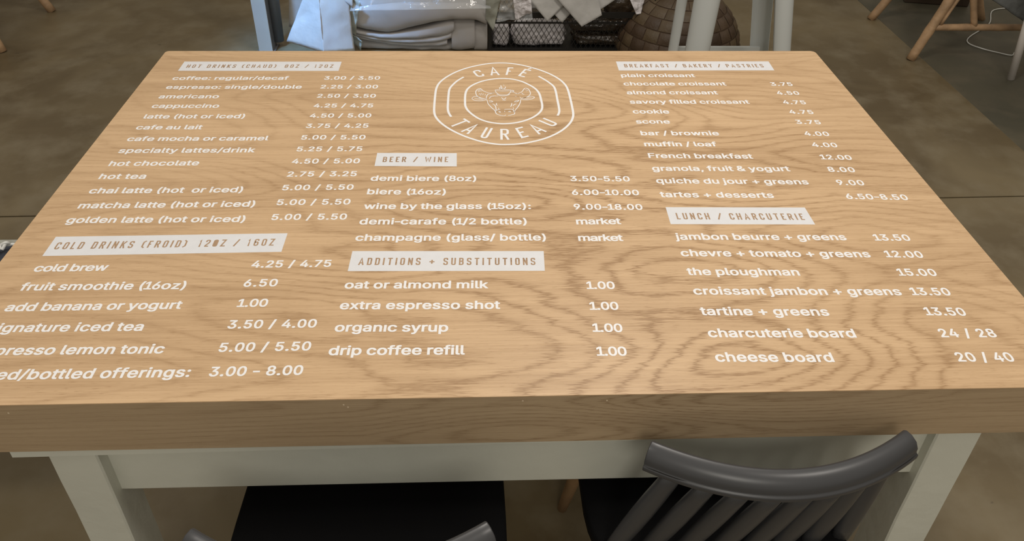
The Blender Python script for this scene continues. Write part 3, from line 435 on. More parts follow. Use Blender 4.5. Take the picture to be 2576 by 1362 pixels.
LOGO = json.loads(r'''{"letters":[["C",[-0.0476,1.0076],[-0.0283,1.0152],[-0.0623,1.0429]],["A",[-0.0148,1.018],[0.0081,1.0196],[-0.0207,1.065]],["F",[0.0221,1.0204],[0.0367,1.0195],[0.0292,1.0637]],["E",[0.053,1.0154],[0.069,1.0072],[0.0725,1.0551]],["T",[-0.112,0.7733],[-0.0982,0.7557],[-0.0769,0.8005]],["A",[-0.0849,0.7419],[-0.0682,0.7298],[-0.056,0.7791]],["U",[-0.043,0.7149],[-0.0272,0.7105],[-0.0288,0.7597]],["R",[0.0019,0.7059],[0.0213,0.7058],[0.0027,0.7524]],["E",[0.048,0.7111],[0.0648,0.7187],[0.0355,0.7547]],["A",[0.0873,0.7269],[0.1059,0.7404],[0.0608,0.7645]],["U",[0.1201,0.7605],[0.1347,0.7741],[0.0889,0.7883]]],"closed":[[[0.0116,1.0899],[-0.012,1.0877],[-0.0364,1.08],[-0.0606,1.0685],[-0.0863,1.0517],[-0.1097,1.0289],[-0.1288,1.0026],[-0.1405,0.9788],[-0.1458,0.9574],[-0.1479,0.9345],[-0.1483,0.8973],[-0.1479,0.8542],[-0.1463,0.8264],[-0.1417,0.806],[-0.1309,0.7826],[-0.1137,0.7581],[-0.0906,0.734],[-0.0649,0.7136],[-0.0349,0.6965],[-0.0083,0.6878],[0.0121,0.6858],[0.0404,0.6879],[0.0675,0.6956],[0.0969,0.7091],[0.1241,0.7291],[0.1456,0.7529],[0.1612,0.7789],[0.1693,0.8022],[0.1724,0.8244],[0.1729,0.8594],[0.1725,0.903],[0.1714,0.9369],[0.1677,0.9639],[0.1576,0.9917],[0.1406,1.018],[0.1167,1.0429],[0.0883,1.064],[0.0591,1.0799],[0.0331,1.0877]],[[0.014,1.0009],[-0.006,0.9986],[-0.026,0.9915],[-0.044,0.9804],[-0.06,0.9648],[-0.0705,0.9475],[-0.0752,0.9304],[-0.077,0.9079],[-0.0769,0.8787],[-0.0755,0.8573],[-0.0693,0.8363],[-0.0575,0.8156],[-0.0425,0.7969],[-0.0229,0.7835],[-0.0017,0.7768],[0.0147,0.7756],[0.0377,0.7794],[0.0596,0.7895],[0.0787,0.8045],[0.0932,0.8232],[0.1012,0.8422],[0.1035,0.8634],[0.1026,0.8887],[0.1015,0.9108],[0.0983,0.9296],[0.0907,0.9487],[0.0775,0.9674],[0.0604,0.9848],[0.0392,0.9968]]],"open":[[[-0.082,1.0093],[-0.0961,0.9905],[-0.108,0.9669],[-0.1153,0.9438],[-0.1166,0.9118],[-0.1167,0.8754],[-0.1163,0.847],[-0.1134,0.8262],[-0.1074,0.8081]],[[0.1046,1.0128],[0.1188,0.9938],[0.1308,0.9739],[0.1384,0.9563],[0.141,0.9332],[0.1413,0.8958],[0.1417,0.8596],[0.1413,0.835],[0.1387,0.8212],[0.1353,0.8119]]],"accent":[[0.0806,1.0534],[0.0914,1.0602]],"thin":[[[-0.0049,0.9399],[0.0107,0.9425],[0.0327,0.9398]],[[-0.0045,0.9357],[0.014,0.9334],[0.032,0.9352]],[[-0.0049,0.9399],[-0.0041,0.9293],[0.0005,0.9195],[0.0065,0.9142],[0.0222,0.9142],[0.0276,0.9194],[0.0318,0.9291],[0.0327,0.9398]],[[-0.0017,0.9169],[0.0029,0.9113],[0.0124,0.9083],[0.0221,0.9104],[0.028,0.9156],[0.0285,0.9201]],[[0.0325,0.9337],[0.0366,0.9375],[0.0395,0.9325],[0.0363,0.928],[0.0323,0.9288]],[[0.0086,0.9645],[0.0098,0.9568],[0.0055,0.9491],[0.0092,0.9414]],[[0.0119,0.956],[0.0101,0.9471],[0.0117,0.9414]],[[0.0157,0.9665],[0.0174,0.9606]],[[0.0199,0.9567],[0.0193,0.949],[0.0156,0.9421]],[[0.0135,0.951],[0.0144,0.9425]],[[-0.0073,0.9252],[-0.0143,0.9226],[-0.0248,0.9264],[-0.0317,0.9321],[-0.0361,0.9378],[-0.0396,0.9454],[-0.044,0.9466],[-0.0493,0.9397],[-0.0519,0.9303],[-0.051,0.9171],[-0.0479,0.9071],[-0.0423,0.9011],[-0.0346,0.8967],[-0.0268,0.8948]],[[-0.0091,0.9237],[-0.0187,0.9188],[-0.0226,0.917],[-0.0258,0.9077],[-0.0272,0.893]],[[-0.0423,0.9219],[-0.044,0.9145]],[[-0.0379,0.9234],[-0.0409,0.9107]],[[-0.0336,0.9208],[-0.0357,0.9122]],[[-0.0283,0.9181],[-0.0301,0.9107]],[[-0.0475,0.9359],[-0.0423,0.9416],[-0.0387,0.9427]],[[-0.0467,0.9295],[-0.0423,0.934],[-0.037,0.934]],[[-0.0613,0.8961],[-0.0562,0.9049],[-0.0493,0.906],[-0.0423,0.8986],[-0.0354,0.8938],[-0.0269,0.8901]],[[-0.0613,0.8961],[-0.0561,0.8877],[-0.0458,0.884],[-0.0355,0.885],[-0.0269,0.8886]],[[-0.0553,0.8968],[-0.0458,0.8931],[-0.0338,0.8879]],[[-0.0268,0.8912],[-0.0243,0.8821],[-0.0233,0.8713],[-0.0195,0.8605],[-0.0129,0.8464],[-0.0072,0.8359],[-0.0054,0.8238],[-0.0016,0.8179],[0.0058,0.8135],[0.0132,0.8117],[0.0172,0.8165]],[[-0.0209,0.8828],[-0.0166,0.8846],[-0.0118,0.8802],[-0.0167,0.8781],[-0.0209,0.8792]],[[-0.0199,0.8948],[-0.0163,0.904],[-0.0076,0.9084],[0.0011,0.9068]],[[-0.0125,0.8694],[-0.0067,0.8605],[-0.0049,0.8463],[-0.0052,0.8324]],[[-0.0027,0.8729],[-0.0035,0.8658],[-0.0016,0.8597]],[[0.0016,0.8491],[0.0014,0.8428]],[[0.0088,0.9009],[0.0146,0.891],[0.0204,0.9008]],[[0.0107,0.8881],[0.0153,0.8862],[0.0197,0.888]],[[-0.0052,0.8341],[-0.0017,0.84],[0.0051,0.8417]],[[0.014,0.8417],[0.0251,0.8427],[0.0338,0.8409],[0.0364,0.8287]],[[-0.0,0.8317],[0.0028,0.8317],[0.0051,0.8282],[0.0011,0.8282]],[[0.0226,0.8295],[0.0256,0.8322],[0.0284,0.8308],[0.0259,0.8284]],[[0.015,0.8351],[0.015,0.8288]],[[0.0216,0.8127],[0.0292,0.8157],[0.0369,0.8201],[0.0373,0.8321]],[[0.0546,0.8907],[0.0532,0.878],[0.0507,0.8673],[0.0467,0.8548],[0.0405,0.8408],[0.0367,0.8287]],[[0.0383,0.8781],[0.0436,0.8835],[0.0497,0.8853],[0.0455,0.8788],[0.0383,0.8781]],[[0.0416,0.9066],[0.0453,0.9044]],[[0.0329,0.8727],[0.0317,0.862],[0.0288,0.8539]],[[0.0349,0.8584],[0.0386,0.8655],[0.0439,0.8691]],[[0.0352,0.8514],[0.036,0.8419]],[[0.0351,0.9337],[0.0451,0.92],[0.0522,0.9223],[0.0592,0.9298],[0.0636,0.9404],[0.0672,0.948],[0.0728,0.9469],[0.0768,0.9392],[0.0785,0.9304],[0.0794,0.9214],[0.0765,0.9109],[0.0687,0.9017],[0.0616,0.898],[0.0554,0.8955]],[[0.0435,0.9234],[0.0489,0.9185]],[[0.0531,0.9036],[0.0557,0.8944]],[[0.0584,0.923],[0.0608,0.9177],[0.0645,0.9162]],[[0.0671,0.9392],[0.0721,0.9442]],[[0.0686,0.9335],[0.0763,0.9388]],[[0.0547,0.8918],[0.0615,0.8977],[0.0704,0.9017],[0.0794,0.9061],[0.0878,0.9016],[0.0821,0.8932],[0.0715,0.8888],[0.0611,0.8889],[0.0546,0.8904]],[[0.0596,0.8926],[0.0701,0.8943],[0.0811,0.8998]]]}''')
TESS = {}
def glyph(ch):
    if ch not in TESS:
        out = []
        for grp in GLYPHS[ch][1]:
            loops = [[Vector((c[i] / 1000, c[i + 1] / 1000, 0)) for i in range(0, len(c), 2)] for c in grp]
            flat = [v for l in loops for v in l]
            out.append((flat, tessellate_polygon(loops)))
        TESS[ch] = out
    return TESS[ch]
ZV = ZT + .00018
def text_mesh(body, x, y, ang, size, ls):
    bm = bmesh.new(); pen = 0.0; ca, sa = math.cos(ang), math.sin(ang)
    for ch in body:
        for flat, tris in glyph(ch):
            vs_ = [bm.verts.new((x + (pen + v.x) * size * ca - v.y * size * sa, y + (pen + v.x) * size * sa + v.y * size * ca, ZV)) for v in flat]
            for t in tris:
                a, b, c = (vs_[i] for i in t)
                n = (b.co - a.co).cross(c.co - a.co).z
                if abs(n) < 1e-12: continue
                bm.faces.new((a, b, c) if n > 0 else (a, c, b))
        pen += (GLYPHS[ch][0] + ls) / 1000
    return bm
def flat_obj(name, bm, m, parent):
    off = world_origin(parent); bmesh.ops.translate(bm, verts=bm.verts[:], vec=-off)
    for f in bm.faces:
        f.normal_update()
        if f.normal.z < 0: f.normal_flip()
    me = bpy.data.meshes.new(name); bm.to_mesh(me); bm.free(); me.materials.append(m)
    o = bpy.data.objects.new(name, me); COL.objects.link(o); o.parent = parent; return o
for body, x, y, ang, size, ls, price in LINES:
    body = body.replace('~', '')
    o = flat_obj('menu_price' if price else 'menu_item', text_mesh(body, x, y, ang, size, ls), VINYL, table)
    o['label'] = 'white vinyl lettering reading ' + body.replace('\u0131', 'i')

# condensed capitals drawn with strokes: unit cell, F = rounded inner corners
S = {
 'A': (0, [[(0, 0), (.5, 1), (1, 0)], [(.2, .27), (.8, .27)]]), 'B': (1, [[(0, 0), (0, 1)], [(0, 1), (.95, 1), (.95, .53), (0, .53)], [(0, .53), (1, .53), (1, 0), (0, 0)]]),
 'C': (1, [[(1, .7), (1, 1), (0, 1), (0, 0), (1, 0), (1, .3)]]), 'D': (1, [[(0, 0), (0, 1)], [(0, 1), (1, 1), (1, 0), (0, 0)]]),
 'E': (0, [[(1, 1), (0, 1), (0, 0), (1, 0)], [(0, .52), (.85, .52)]]), 'F': (0, [[(1, 1), (0, 1), (0, 0)], [(0, .5), (.85, .5)]]),
 'H': (0, [[(0, 0), (0, 1)], [(1, 0), (1, 1)], [(0, .5), (1, .5)]]), 'I': (0, [[(.0, 0), (.0, 1)]]), 'K': (0, [[(0, 0), (0, 1)], [(1, 1), (0, .36)], [(.36, .6), (1, 0)]]),
 'L': (0, [[(0, 1), (0, 0), (1, 0)]]), 'N': (0, [[(0, 0), (0, 1)], [(0, 1), (1, 0)], [(1, 0), (1, 1)]]), 'O': (1, [[(0, .5), (0, 1), (1, 1), (1, 0), (0, 0), (0, .5)]]),
 'P': (1, [[(0, 0), (0, 1)], [(0, 1), (1, 1), (1, .45), (0, .45)]]), 'R': (1, [[(0, 0), (0, 1)], [(0, 1), (.97, 1), (.97, .5), (0, .5)], [(.5, .5), (1, 0)]]),
 'S': (1, [[(1, .74), (1, 1), (0, 1), (0, .54), (1, .46), (1, 0), (0, 0), (0, .26)]]), 'T': (0, [[(0, 1), (1, 1)], [(.5, 1), (.5, 0)]]), 'U': (1, [[(0, 1), (0, 0), (1, 0), (1, 1)]]),
 'W': (0, [[(0, 1), (.22, 0), (.5, .8), (.78, 0), (1, 1)]]), 'Y': (0, [[(0, 1), (.5, .45), (1, 1)], [(.5, .45), (.5, 0)]]), 'Z': (0, [[(0, 1), (1, 1), (0, 0), (1, 0)]]),
 '1': (0, [[(.1, .82), (.5, 1), (.5, 0)]]), '2': (1, [[(0, .72), (0, 1), (1, 1), (1, .62), (0, .12), (0, 0)], [(0, 0), (1, 0)]]), '6': (1, [[(1, .76), (1, 1), (0, 1), (0, 0), (1, 0), (1, .56), (0, .56)]]),
 '8': (1, [[(0, .53), (0, 1), (1, 1), (1, .53)], [(0, .53), (1, .53)], [(0, .53), (0, 0), (1, 0), (1, .53)]]), '/': (0, [[(-.05, 0), (1.05, 1)]]), '+': (0, [[(.5, .15), (.5, .75)], [(-.1, .45), (1.1, .45)]]),
 '(': (0, [[(1, 1), (0, .87), (0, .13), (1, 0)]]), ')': (0, [[(0, 1), (1, .87), (1, .13), (0, 0)]]),
}
WIDE = {'+': 1.25, 'I': 0.0, '1': .75, '(': .6, ')': .6, 'W': 1.55, 'A': 1.15, 'E': .85, 'F': .82, 'L': .82}
def fillet(pts, r, n=4):
    out = [Vector(pts[0])]
    for a, b, c in zip(pts, pts[1:], pts[2:]):
        a, b, c = Vector(a), Vector(b), Vector(c); d1 = (a - b); d2 = (c - b)
        q = min(r, d1.length * .49, d2.length * .49); p0 = b + d1.normalized() * q; p2 = b + d2.normalized() * q
        for k in range(n + 1):
            t = k / n; out.append((1 - t) ** 2 * p0 + 2 * t * (1 - t) * b + t * t * p2)
    out.append(Vector(pts[-1])); return out
def ribbon(bm, pts, w, z, closed=False, taper=0.0):
    """flat ribbon along 2-D pts, mitred"""
    P = [Vector((p[0], p[1])) for p in pts]
    if closed: P = P + [P[0]]
    n = len(P); Lp = []
    for i in range(n):
        if closed: a = P[i - 1] if i else P[-2]; b = P[i + 1] if i < n - 1 else P[1]
        else: a = P[max(i - 1, 0)]; b = P[min(i + 1, n - 1)]
        d1 = (P[i] - a); d2 = (b - P[i])
        if d1.length < 1e-9: d1 = d2
        if d2.length < 1e-9: d2 = d1
        d1 = d1.normalized(); d2 = d2.normalized(); n1 = Vector((-d1.y, d1.x)); n2 = Vector((-d2.y, d2.x))
        m_ = n1 + n2
        if m_.length < 1e-6: m_ = n1
        m_.normalize(); k = 1 / max(.5, m_.dot(n1))
        ww = w
        if taper and not closed: ww = w * (1 - taper * abs(2 * i / (n - 1) - 1) ** 2)
        Lp.append((bm.verts.new((*(P[i] + m_ * ww / 2 * k), z)), bm.verts.new((*(P[i] - m_ * ww / 2 * k), z))))
    for (a, b), (c, d) in zip(Lp, Lp[1:]): bm.faces.new((a, b, d, c))
def stroke_letter(bm, ch, o, ex, ey, W, H, t, z, rfac=1.0):
    """o origin, ex/ey in-plane unit vectors (Vector2), W/H outer size in metres, t stroke width"""
    rounded, strokes = S[ch]
    for st in strokes:
        q = [Vector((t / 2 + a * (W - t), t / 2 + b * (H - t))) for a, b in st]
        if rounded: q = fillet(q, t * 1.15 * rfac)
        # push free ends to the cell edge
        first, last = (q[0] - q[1]).normalized(), (q[-1] - q[-2]).normalized()
        for idx, d, s0 in ((0, first, st[0]), (-1, last, st[-1])):
            if s0[1] in (0, 1) and abs(d.y) > .5: q[idx] = q[idx] + d * (t / 2 / max(abs(d.y), .3)) * .98
            elif s0[0] in (0, 1) and abs(d.x) > .9 and not rounded: q[idx] = q[idx] + d * t / 2
        z += .00003
        ribbon(bm, [o + ex * p.x + ey * p.y for p in q], t, z)
for txt, quad, A, B, H in HEADS:
    bm = bmesh.new(); bm.faces.new([bm.verts.new((q[0], q[1], ZT + .0001)) for q in quad])
    bd = flat_obj('heading_band', bm, BAND, table); bd['label'] = 'white heading strip reading ' + txt.replace('  ', ' ')
    t = H * .14; W0 = H * .42
    ws = [(0 if ch == ' ' else (t if ch == 'I' else W0 * WIDE.get(ch, 1.0))) for ch in txt]
    Av, Bv = Vector(A), Vector(B); Ltot = (Bv - Av).length; ex = (Bv - Av).normalized(); ey = Vector((-ex.y, ex.x))
    # equal gaps; a space counts for 1.55 gaps
    units = 0; 
    for i, ch in enumerate(txt[:-1]): units += (1.0 if ch != ' ' else (1.1 if txt[i + 1] == ' ' else 1.7))
    gap = (Ltot - sum(ws)) / units; pen = 0.0
    for i, ch in enumerate(txt):
        if ch != ' ':
            bm = bmesh.new()
            stroke_letter(bm, ch, Av + ex * pen, ex, ey, ws[i] if ch != 'I' else t, H, t, ZT + .00018)
            if txt.startswith('COLD') and ch == 'O' and i == txt.index('12O') + 2:      # this O lost its centre
                ribbon(bm, [Av + ex * (pen + W0 / 2) + ey * t * .6, Av + ex * (pen + W0 / 2) + ey * (H - t * .6)], W0 - t, ZT + .00015)
            flat_obj('heading_letter', bm, WOOD_CUT, bd)
        pen += ws[i] + gap * (1.0 if ch != ' ' else (1.1 if i + 1 < len(txt) and txt[i + 1] == ' ' else 1.7))
    bd['label'] = 'white heading strip with cut-out wood-coloured capitals reading ' + txt.replace('  ', ' ')

# round emblem
emb = bmesh.new()
for c_ in LOGO['closed']: ribbon(emb, smooth_path([(x, y, 0) for x, y in c_], 4, True), .0052, ZV, True)
for c_ in LOGO['open']: ribbon(emb, smooth_path([(x, y, 0) for x, y in c_], 4), .0052, ZV)
em = flat_obj('emblem_ring', emb, VINYL, table); em['label'] = 'white oval double ring emblem with two side arcs'
for n_, (ch, bl, br, tl) in enumerate(LOGO['letters']):
    bl, br, tl = Vector(bl), Vector(br), Vector(tl)
    ex = br - bl; ey = tl - bl; W, H = ex.length, ey.length
    ex.normalize(); ey.normalize(); bm = bmesh.new()
    stroke_letter(bm, ch, bl, ex, ey, W, H, .0052, ZV, 1.6)
    if n_ == 3: ribbon(bm, [(x, y) for x, y in LOGO['accent']], .004, ZV)
    flat_obj('emblem_letter', bm, VINYL, em)
bm = bmesh.new()
for c_ in LOGO['thin']:
    ribbon(bm, smooth_path([(x, y, 0) for x, y in c_], 3) if len(c_) > 2 else c_, .0021, ZV, taper=.45)
o = flat_obj('emblem_bull_head', bm, VINYL, em); o['label'] = 'white line drawing of a bull head with a steaming cup'

# ------------------------------------------------------------------ spindle-back chairs pushed under the front edge
def chair(loc, rz, label, rail_mat, dx=0.0):
    """local frame: x along the back, y towards the table; seat centre at 0,0"""
    c = empty('spindle_chair', loc, rz, label=label, cat='chair', group='spindle-back chairs at the front edge')
    bm = bmesh.new()
    out = []
    for z, g in ((.418, -.012), (.424, 0), (.446, 0), (.452, -.004), (.453, -.02)):
        ring = []
        for k in range(40):
            a = 2 * math.pi * k / 40; n_ = 5.0
            cx = abs(math.cos(a)) ** (2 / n_) * math.copysign(1, math.cos(a)); sy = abs(math.sin(a)) ** (2 / n_) * math.copysign(1, math.sin(a))
            wx = .219 - .004 * sy
            ring.append((cx * (wx + g), sy * (.21 + g), z))
        out.append(ring)
    loft(bm, out); obj('seat', bm, BLACK_SEAT, c, True, local=True)
    # rail: arc open towards the table
    bm = bmesh.new(); rings = []
    n = 28
    for k in range(n + 1):
        t = k / n * 2 - 1
        x = t * .192 + dx; y = -.235 + .058 * abs(t) ** 2.0
        tx, ty = .192, .062 * 2.0 * abs(t) ** 1.0 * (1 if t > 0 else -1); l = math.hypot(tx, ty); nx, ny = -ty / l, tx / l   # towards the table
        sc = 1.0
        # section (across, up): broad top tilting to the back, lip below
        sec = [(-.010, .664), (-.018, .667), (-.018, .675), (-.0145, .677), (-.014, .685), (-.009, .695), (0, .701), (.009, .7025), (.0135, .699), (.014, .690), (.009, .674), (.003, .665)]
        rings.append([(x + nx * a * sc, y + ny * a * sc, zz) for a, zz in sec])
    loft(bm, rings)
    bmesh.ops.recalc_face_normals(bm, faces=bm.faces[:])
    r = obj('top_rail', bm, rail_mat, c, False, local=True)
    m_ = r.modifiers.new('bevel', 'BEVEL'); m_.width = .003; m_.segments = 3; m_.limit_method = 'ANGLE'; m_.angle_limit = R(40)
    for p in r.data.polygons: p.use_smooth = True
    for k in range(8):
        t = (k + .5) / 8 * 2 - 1; t *= .95
        xt = t * .184 + dx; yt = -.235 + .062 * abs(t) ** 2 - .004; xb = t * .225; yb = -.190 + .02 * abs(t)
        bm = bmesh.new(); pts = []
        for j in range(7):
            u = j / 6; pts.append((xt + (xb - xt) * u, yt + (yb - yt) * u, .668 - (.668 - .440) * u))
        tube(bm, pts, [.0085 + .002 * math.sin(math.pi * j / 6) for j in range(7)], 12, flat=1.75, up=(0, 1, 0)); obj('spindle', bm, GREY_PLASTIC, c, True, local=True)
    for sx in (-1, 1):
        for sy in (-1, 1):
            bm = bmesh.new()
            tube(bm, [(sx * .15, sy * .10 if sy > 0 else -.12, .425), (sx * .18, sy * .15, .2), (sx * .20, sy * .19 , 0)], [.017, .015, .011], 14)
            obj('leg', bm, BEECH, c, True, local=True)
    return c
chair((.345, .130, 0), R(1.5), 'dark grey spindle-back chair with curved rail under the right half of the table', GREY_PLASTIC, .036)
chair((-.222, .008, 0), R(0), 'spindle-back chair with light grey rail ends under the left half of the table', GREY_PLASTIC)

# navy cushioned chair seen past the left table edge
nc = empty('cushioned_bench', (-1.39, .54, 0), label='navy cushioned seat tied with white cord left of the table', cat='seat')
bm = bmesh.new(); box(bm, (-1.70, .36, .41), (-1.08, .73, .465), .022, seg=4); obj('seat_cushion', bm, NAVY, nc, True)
bm = bmesh.new(); tube(bm, [(*p, .462) for p in rrect(-1.695, -1.085, .365, .725, (.03,) * 4)] + [(-1.085 - .03, .365, .462)], .009, 8); obj('piping', bm, PIPING, nc, True)
bm = bmesh.new()
tube(bm, smooth_path([(-1.45, .735, .475), (-1.25, .738, .478), (-1.1505, 0.687, 0.475), (-1.1392, 0.694, 0.482), (-1.127, 0.695, 0.488), (-1.1242, 0.6995, 0.482), (-1.1305, 0.6988, 0.478), (-1.1212, 0.7041, 0.476), (-1.111, 0.7094, 0.474), (-1.08, .745, .47)], 5), .0035, 8)
tube(bm, smooth_path([(-1.1273, 0.696, 0.486), (-1.1297, 0.6909, 0.482), (-1.1336, 0.684, 0.476)], 5), .0038, 8); obj('cord', bm, CORD, nc, True)
bm = bmesh.new(); tube(bm, [(-1.48, .54, .41), (-1.48, .54, .02)], .025, 16); obj('pedestal', bm, BLACK_METAL, nc, True)
bm = bmesh.new(); tube(bm, [(-1.48, .54, .0), (-1.48, .54, .008), (-1.48, .54, .02)], [.19, .19, .03], 32); obj('base_plate', bm, BLACK_METAL, nc, True)

# ------------------------------------------------------------------ white metal stool behind the table
st = empty('metal_stool', (1.06, 2.14, 0), label='tall white metal stool with folded sheet legs behind the table', cat='stool')
def stool_leg(px_lo, px_hi, face, w0, w1):
    lo, hi = Vector(px_lo), Vector(px_hi); d = (hi - lo) / (hi.z - lo.z)
    f = lo - d * lo.z; tp = lo + d * (.74 - lo.z)
    bm = bmesh.new(); rings = []
    fx = Vector((face[0], face[1], 0)).normalized(); sx = Vector((-fx.y, fx.x, 0))
    for k in range(9):
        t = k / 8; p = f.lerp(tp, t); w = w0 + (w1 - w0) * t; ring = []
        for j in range(13):
            a = math.pi * j / 12; ring.append(p + sx * math.cos(a) * w / 2 + fx * math.sin(a) * w * .42)
        for j in range(12, -1, -1):
            a = math.pi * j / 12; ring.append(p + sx * math.cos(a) * (w / 2 - .002) + fx * (math.sin(a) * (w * .42 - .002)))
        rings.append(ring)
    loft(bm, rings); o = obj('leg', bm, WMETAL, st, True); return f, tp
L1 = stool_leg((0.7945, 2.0, 0.3695), (0.8014, 2.0, 0.5728), (-.3, -1), .085, .10)
L2 = stool_leg((1.1223, 2.0, 0.3696), (1.0885, 2.0, 0.5735), (.3, -1), .068, .082)
L3 = stool_leg((0.7944, 2.28, 0.2417), (0.8035, 2.28, 0.4654), (-1, .25), .09, .10)
L4 = stool_leg((1.1445, 2.28, 0.2418), (1.1175, 2.28, 0.4663), (.5, 1), .072, .09)
for a, b, zz in ((L3, L4, (1.0083, 2.28, 0.2472)[2]), (L1, L3, .11), (L2, L4, .08), (L1, L2, .11)):
    p = a[0].lerp(a[1], zz / .74); q = b[0].lerp(b[1], zz / .74)
    bm = bmesh.new(); d = (q - p).normalized(); n = Vector((-d.y, d.x, 0)) * .008
    loft(bm, [[e + n + Vector((0, 0, .012)), e - n + Vector((0, 0, .012)), e - n - Vector((0, 0, .012)), e + n - Vector((0, 0, .012))] for e in (p, q)]); obj('footrest_bar', bm, WMETAL, st)
bm = bmesh.new(); xs = [L1[1].x, L2[1].x]; box(bm, (min(xs) - .05, 1.95, .735), (max(xs) + .05, 2.33, .765), .014, seg=3); obj('seat', bm, WMETAL, st, True)

# ------------------------------------------------------------------ patchwork floor cushion behind the stool
pc = (0.9272, 2.8143, 0.0)
RP = .312
pf = empty('floor_cushion', (pc[0] + .012, pc[1] + .04, 0), label='round brown patchwork floor cushion behind the white stool', cat='cushion')
cols = [(.085, .056, .03), (.075, .046, .025), (.10, .068, .036), (.062, .037, .02), (.08, .05, .028), (.095, .064, .032)]
pm = [mat('patch_leather', c_, .55, bump=.3, bscale=60, var=.12, vscale=20) for c_ in cols]
bm = bmesh.new(); bmesh.ops.create_uvsphere(bm, u_segments=40, v_segments=20, radius=RP - .006)
bmesh.ops.bisect_plane(bm, geom=bm.verts[:] + bm.edges[:] + bm.faces[:], plane_co=(0, 0, 0), plane_no=(0, 0, -1), clear_outer=True)
bmesh.ops.holes_fill(bm, edges=bm.edges[:]); obj('cushion_body', bm, mat('seam_dark', (.07, .04, .02), .8), pf, True, local=True)
NB = 8
for i in range(NB):
    e0, e1 = i * 90 / NB, (i + 1) * 90 / NB; na = max(5, int(26 * math.cos(R((e0 + e1) / 2))))
    me = None
    for j in range(na):
        if me is None:
            bm = bmesh.new(); g = 1.0; grid = []
            for u in range(4):
                row = []
                for v in range(4):
                    el = R(e0 + .5 + (e1 - e0 - 1.0) * u / 3); az = (2 * math.pi / na - .02) * (v / 3 - .5)
                    bul = .003 if (u in (1, 2) and v in (1, 2)) else -.004
                    r = RP + bul; row.append(bm.verts.new((r * math.cos(el) * math.cos(az), r * math.cos(el) * math.sin(az), r * math.sin(el))))
                grid.append(row)
            for u in range(3):
                for v in range(3): bm.faces.new((grid[u][v], grid[u][v + 1], grid[u + 1][v + 1], grid[u + 1][v]))
            bmesh.ops.recalc_face_normals(bm, faces=bm.faces[:]); me = bpy.data.meshes.new('patch'); bm.to_mesh(me); bm.free(); me.materials.append(pm[0])
            for p in me.polygons: p.use_smooth = True
        o = bpy.data.objects.new('patch', me); COL.objects.link(o); o.parent = pf
        o.rotation_euler = (0, 0, 2 * math.pi * (j + .5 * (i % 2)) / na)
        o.material_slots[0].link = 'OBJECT'; o.material_slots[0].material = random.choice(pm)

# ------------------------------------------------------------------ two posts
def post(name, x0, x1, y, d, h, m, label, inner=None):
    e = empty(name, ((x0 + x1) / 2, y + d / 2, 0), label=label, cat='post')
    bm = bmesh.new(); box(bm, (x0, y, 0), (x1, y + .006, h), .001); obj('front_flange', bm, m, e)
    bm = bmesh.new(); box(bm, (x1 - .006, y + .006, 0), (x1, y + d, h), .001); obj('side_flange', bm, inner or m, e)
    bm = bmesh.new(); box(bm, (x0 - .01, y - .01, 0), (x1 + .01, y + d + .01, .008), .001); obj('foot_plate', bm, inner or m, e)
    return e
a, b_ = (-1.1096, 2.78, 0.0134), (-1.0449, 2.78, 0.0134)
pp = post('metal_post', a[0], b_[0], 2.78, .09, 1.2, PALE_METAL, 'pale grey metal post left of the tissue paper and linens', DARK_STEEL)
a2, b2 = (-1.052, 2.84, 0.0009), (-0.9902, 2.84, 0.0009)
bm = bmesh.new()
tube(bm, [(a2[0] + .022, 2.86, .03), (a2[0] + .03, 2.86, .6), (a2[0] + .04, 2.86, 1.15)], [.026, .036, .04], 16); obj('round_tube', bm, DARK_STEEL, pp, True)
a, b_ = (0.7919, 2.79, 0.0089), (0.8316, 2.79, 0.0089)
post('metal_post', a[0], b_[0], 2.79, .04, 1.1, BLACK_METAL, 'black metal post at the right end of the mesh crate')

# ------------------------------------------------------------------ linens, tissue and crate
def sheet(name, quad, m, parent=None, n=16, amp=.006, freq=9, seed=0, fold=None, thick=.0012):
    """wrinkled sheet between four 3-D corners (a,b,c,d round the edge)"""
    a, b, c, d = (Vector(q) for q in quad); nrm = (b - a).cross(d - a).normalized(); bm = bmesh.new(); g = []
    for i in range(n + 1):
        u = i / n; row = []
        for j in range(n + 1):
            v = j / n; p = a.lerp(b, u).lerp(d.lerp(c, u), v)
            w = noise.fractal(p * freq + Vector((seed * 3.1, seed, 0)), 1.0, 2.0, 3) * amp
            w += amp * 1.5 * abs(noise.noise(p * freq * .55 + Vector((0, seed * 7.7, 0))))
            if fold: w += fold * abs(u - .5) * 2
            row.append(bm.verts.new(p + nrm * w))
        g.append(row)
    for i in range(n):
        for j in range(n): bm.faces.new((g[i][j], g[i + 1][j], g[i + 1][j + 1], g[i][j + 1]))
    o = obj(name, bm, m, parent, True)
    s = o.modifiers.new('solid', 'SOLIDIFY'); s.thickness = thick
    return o
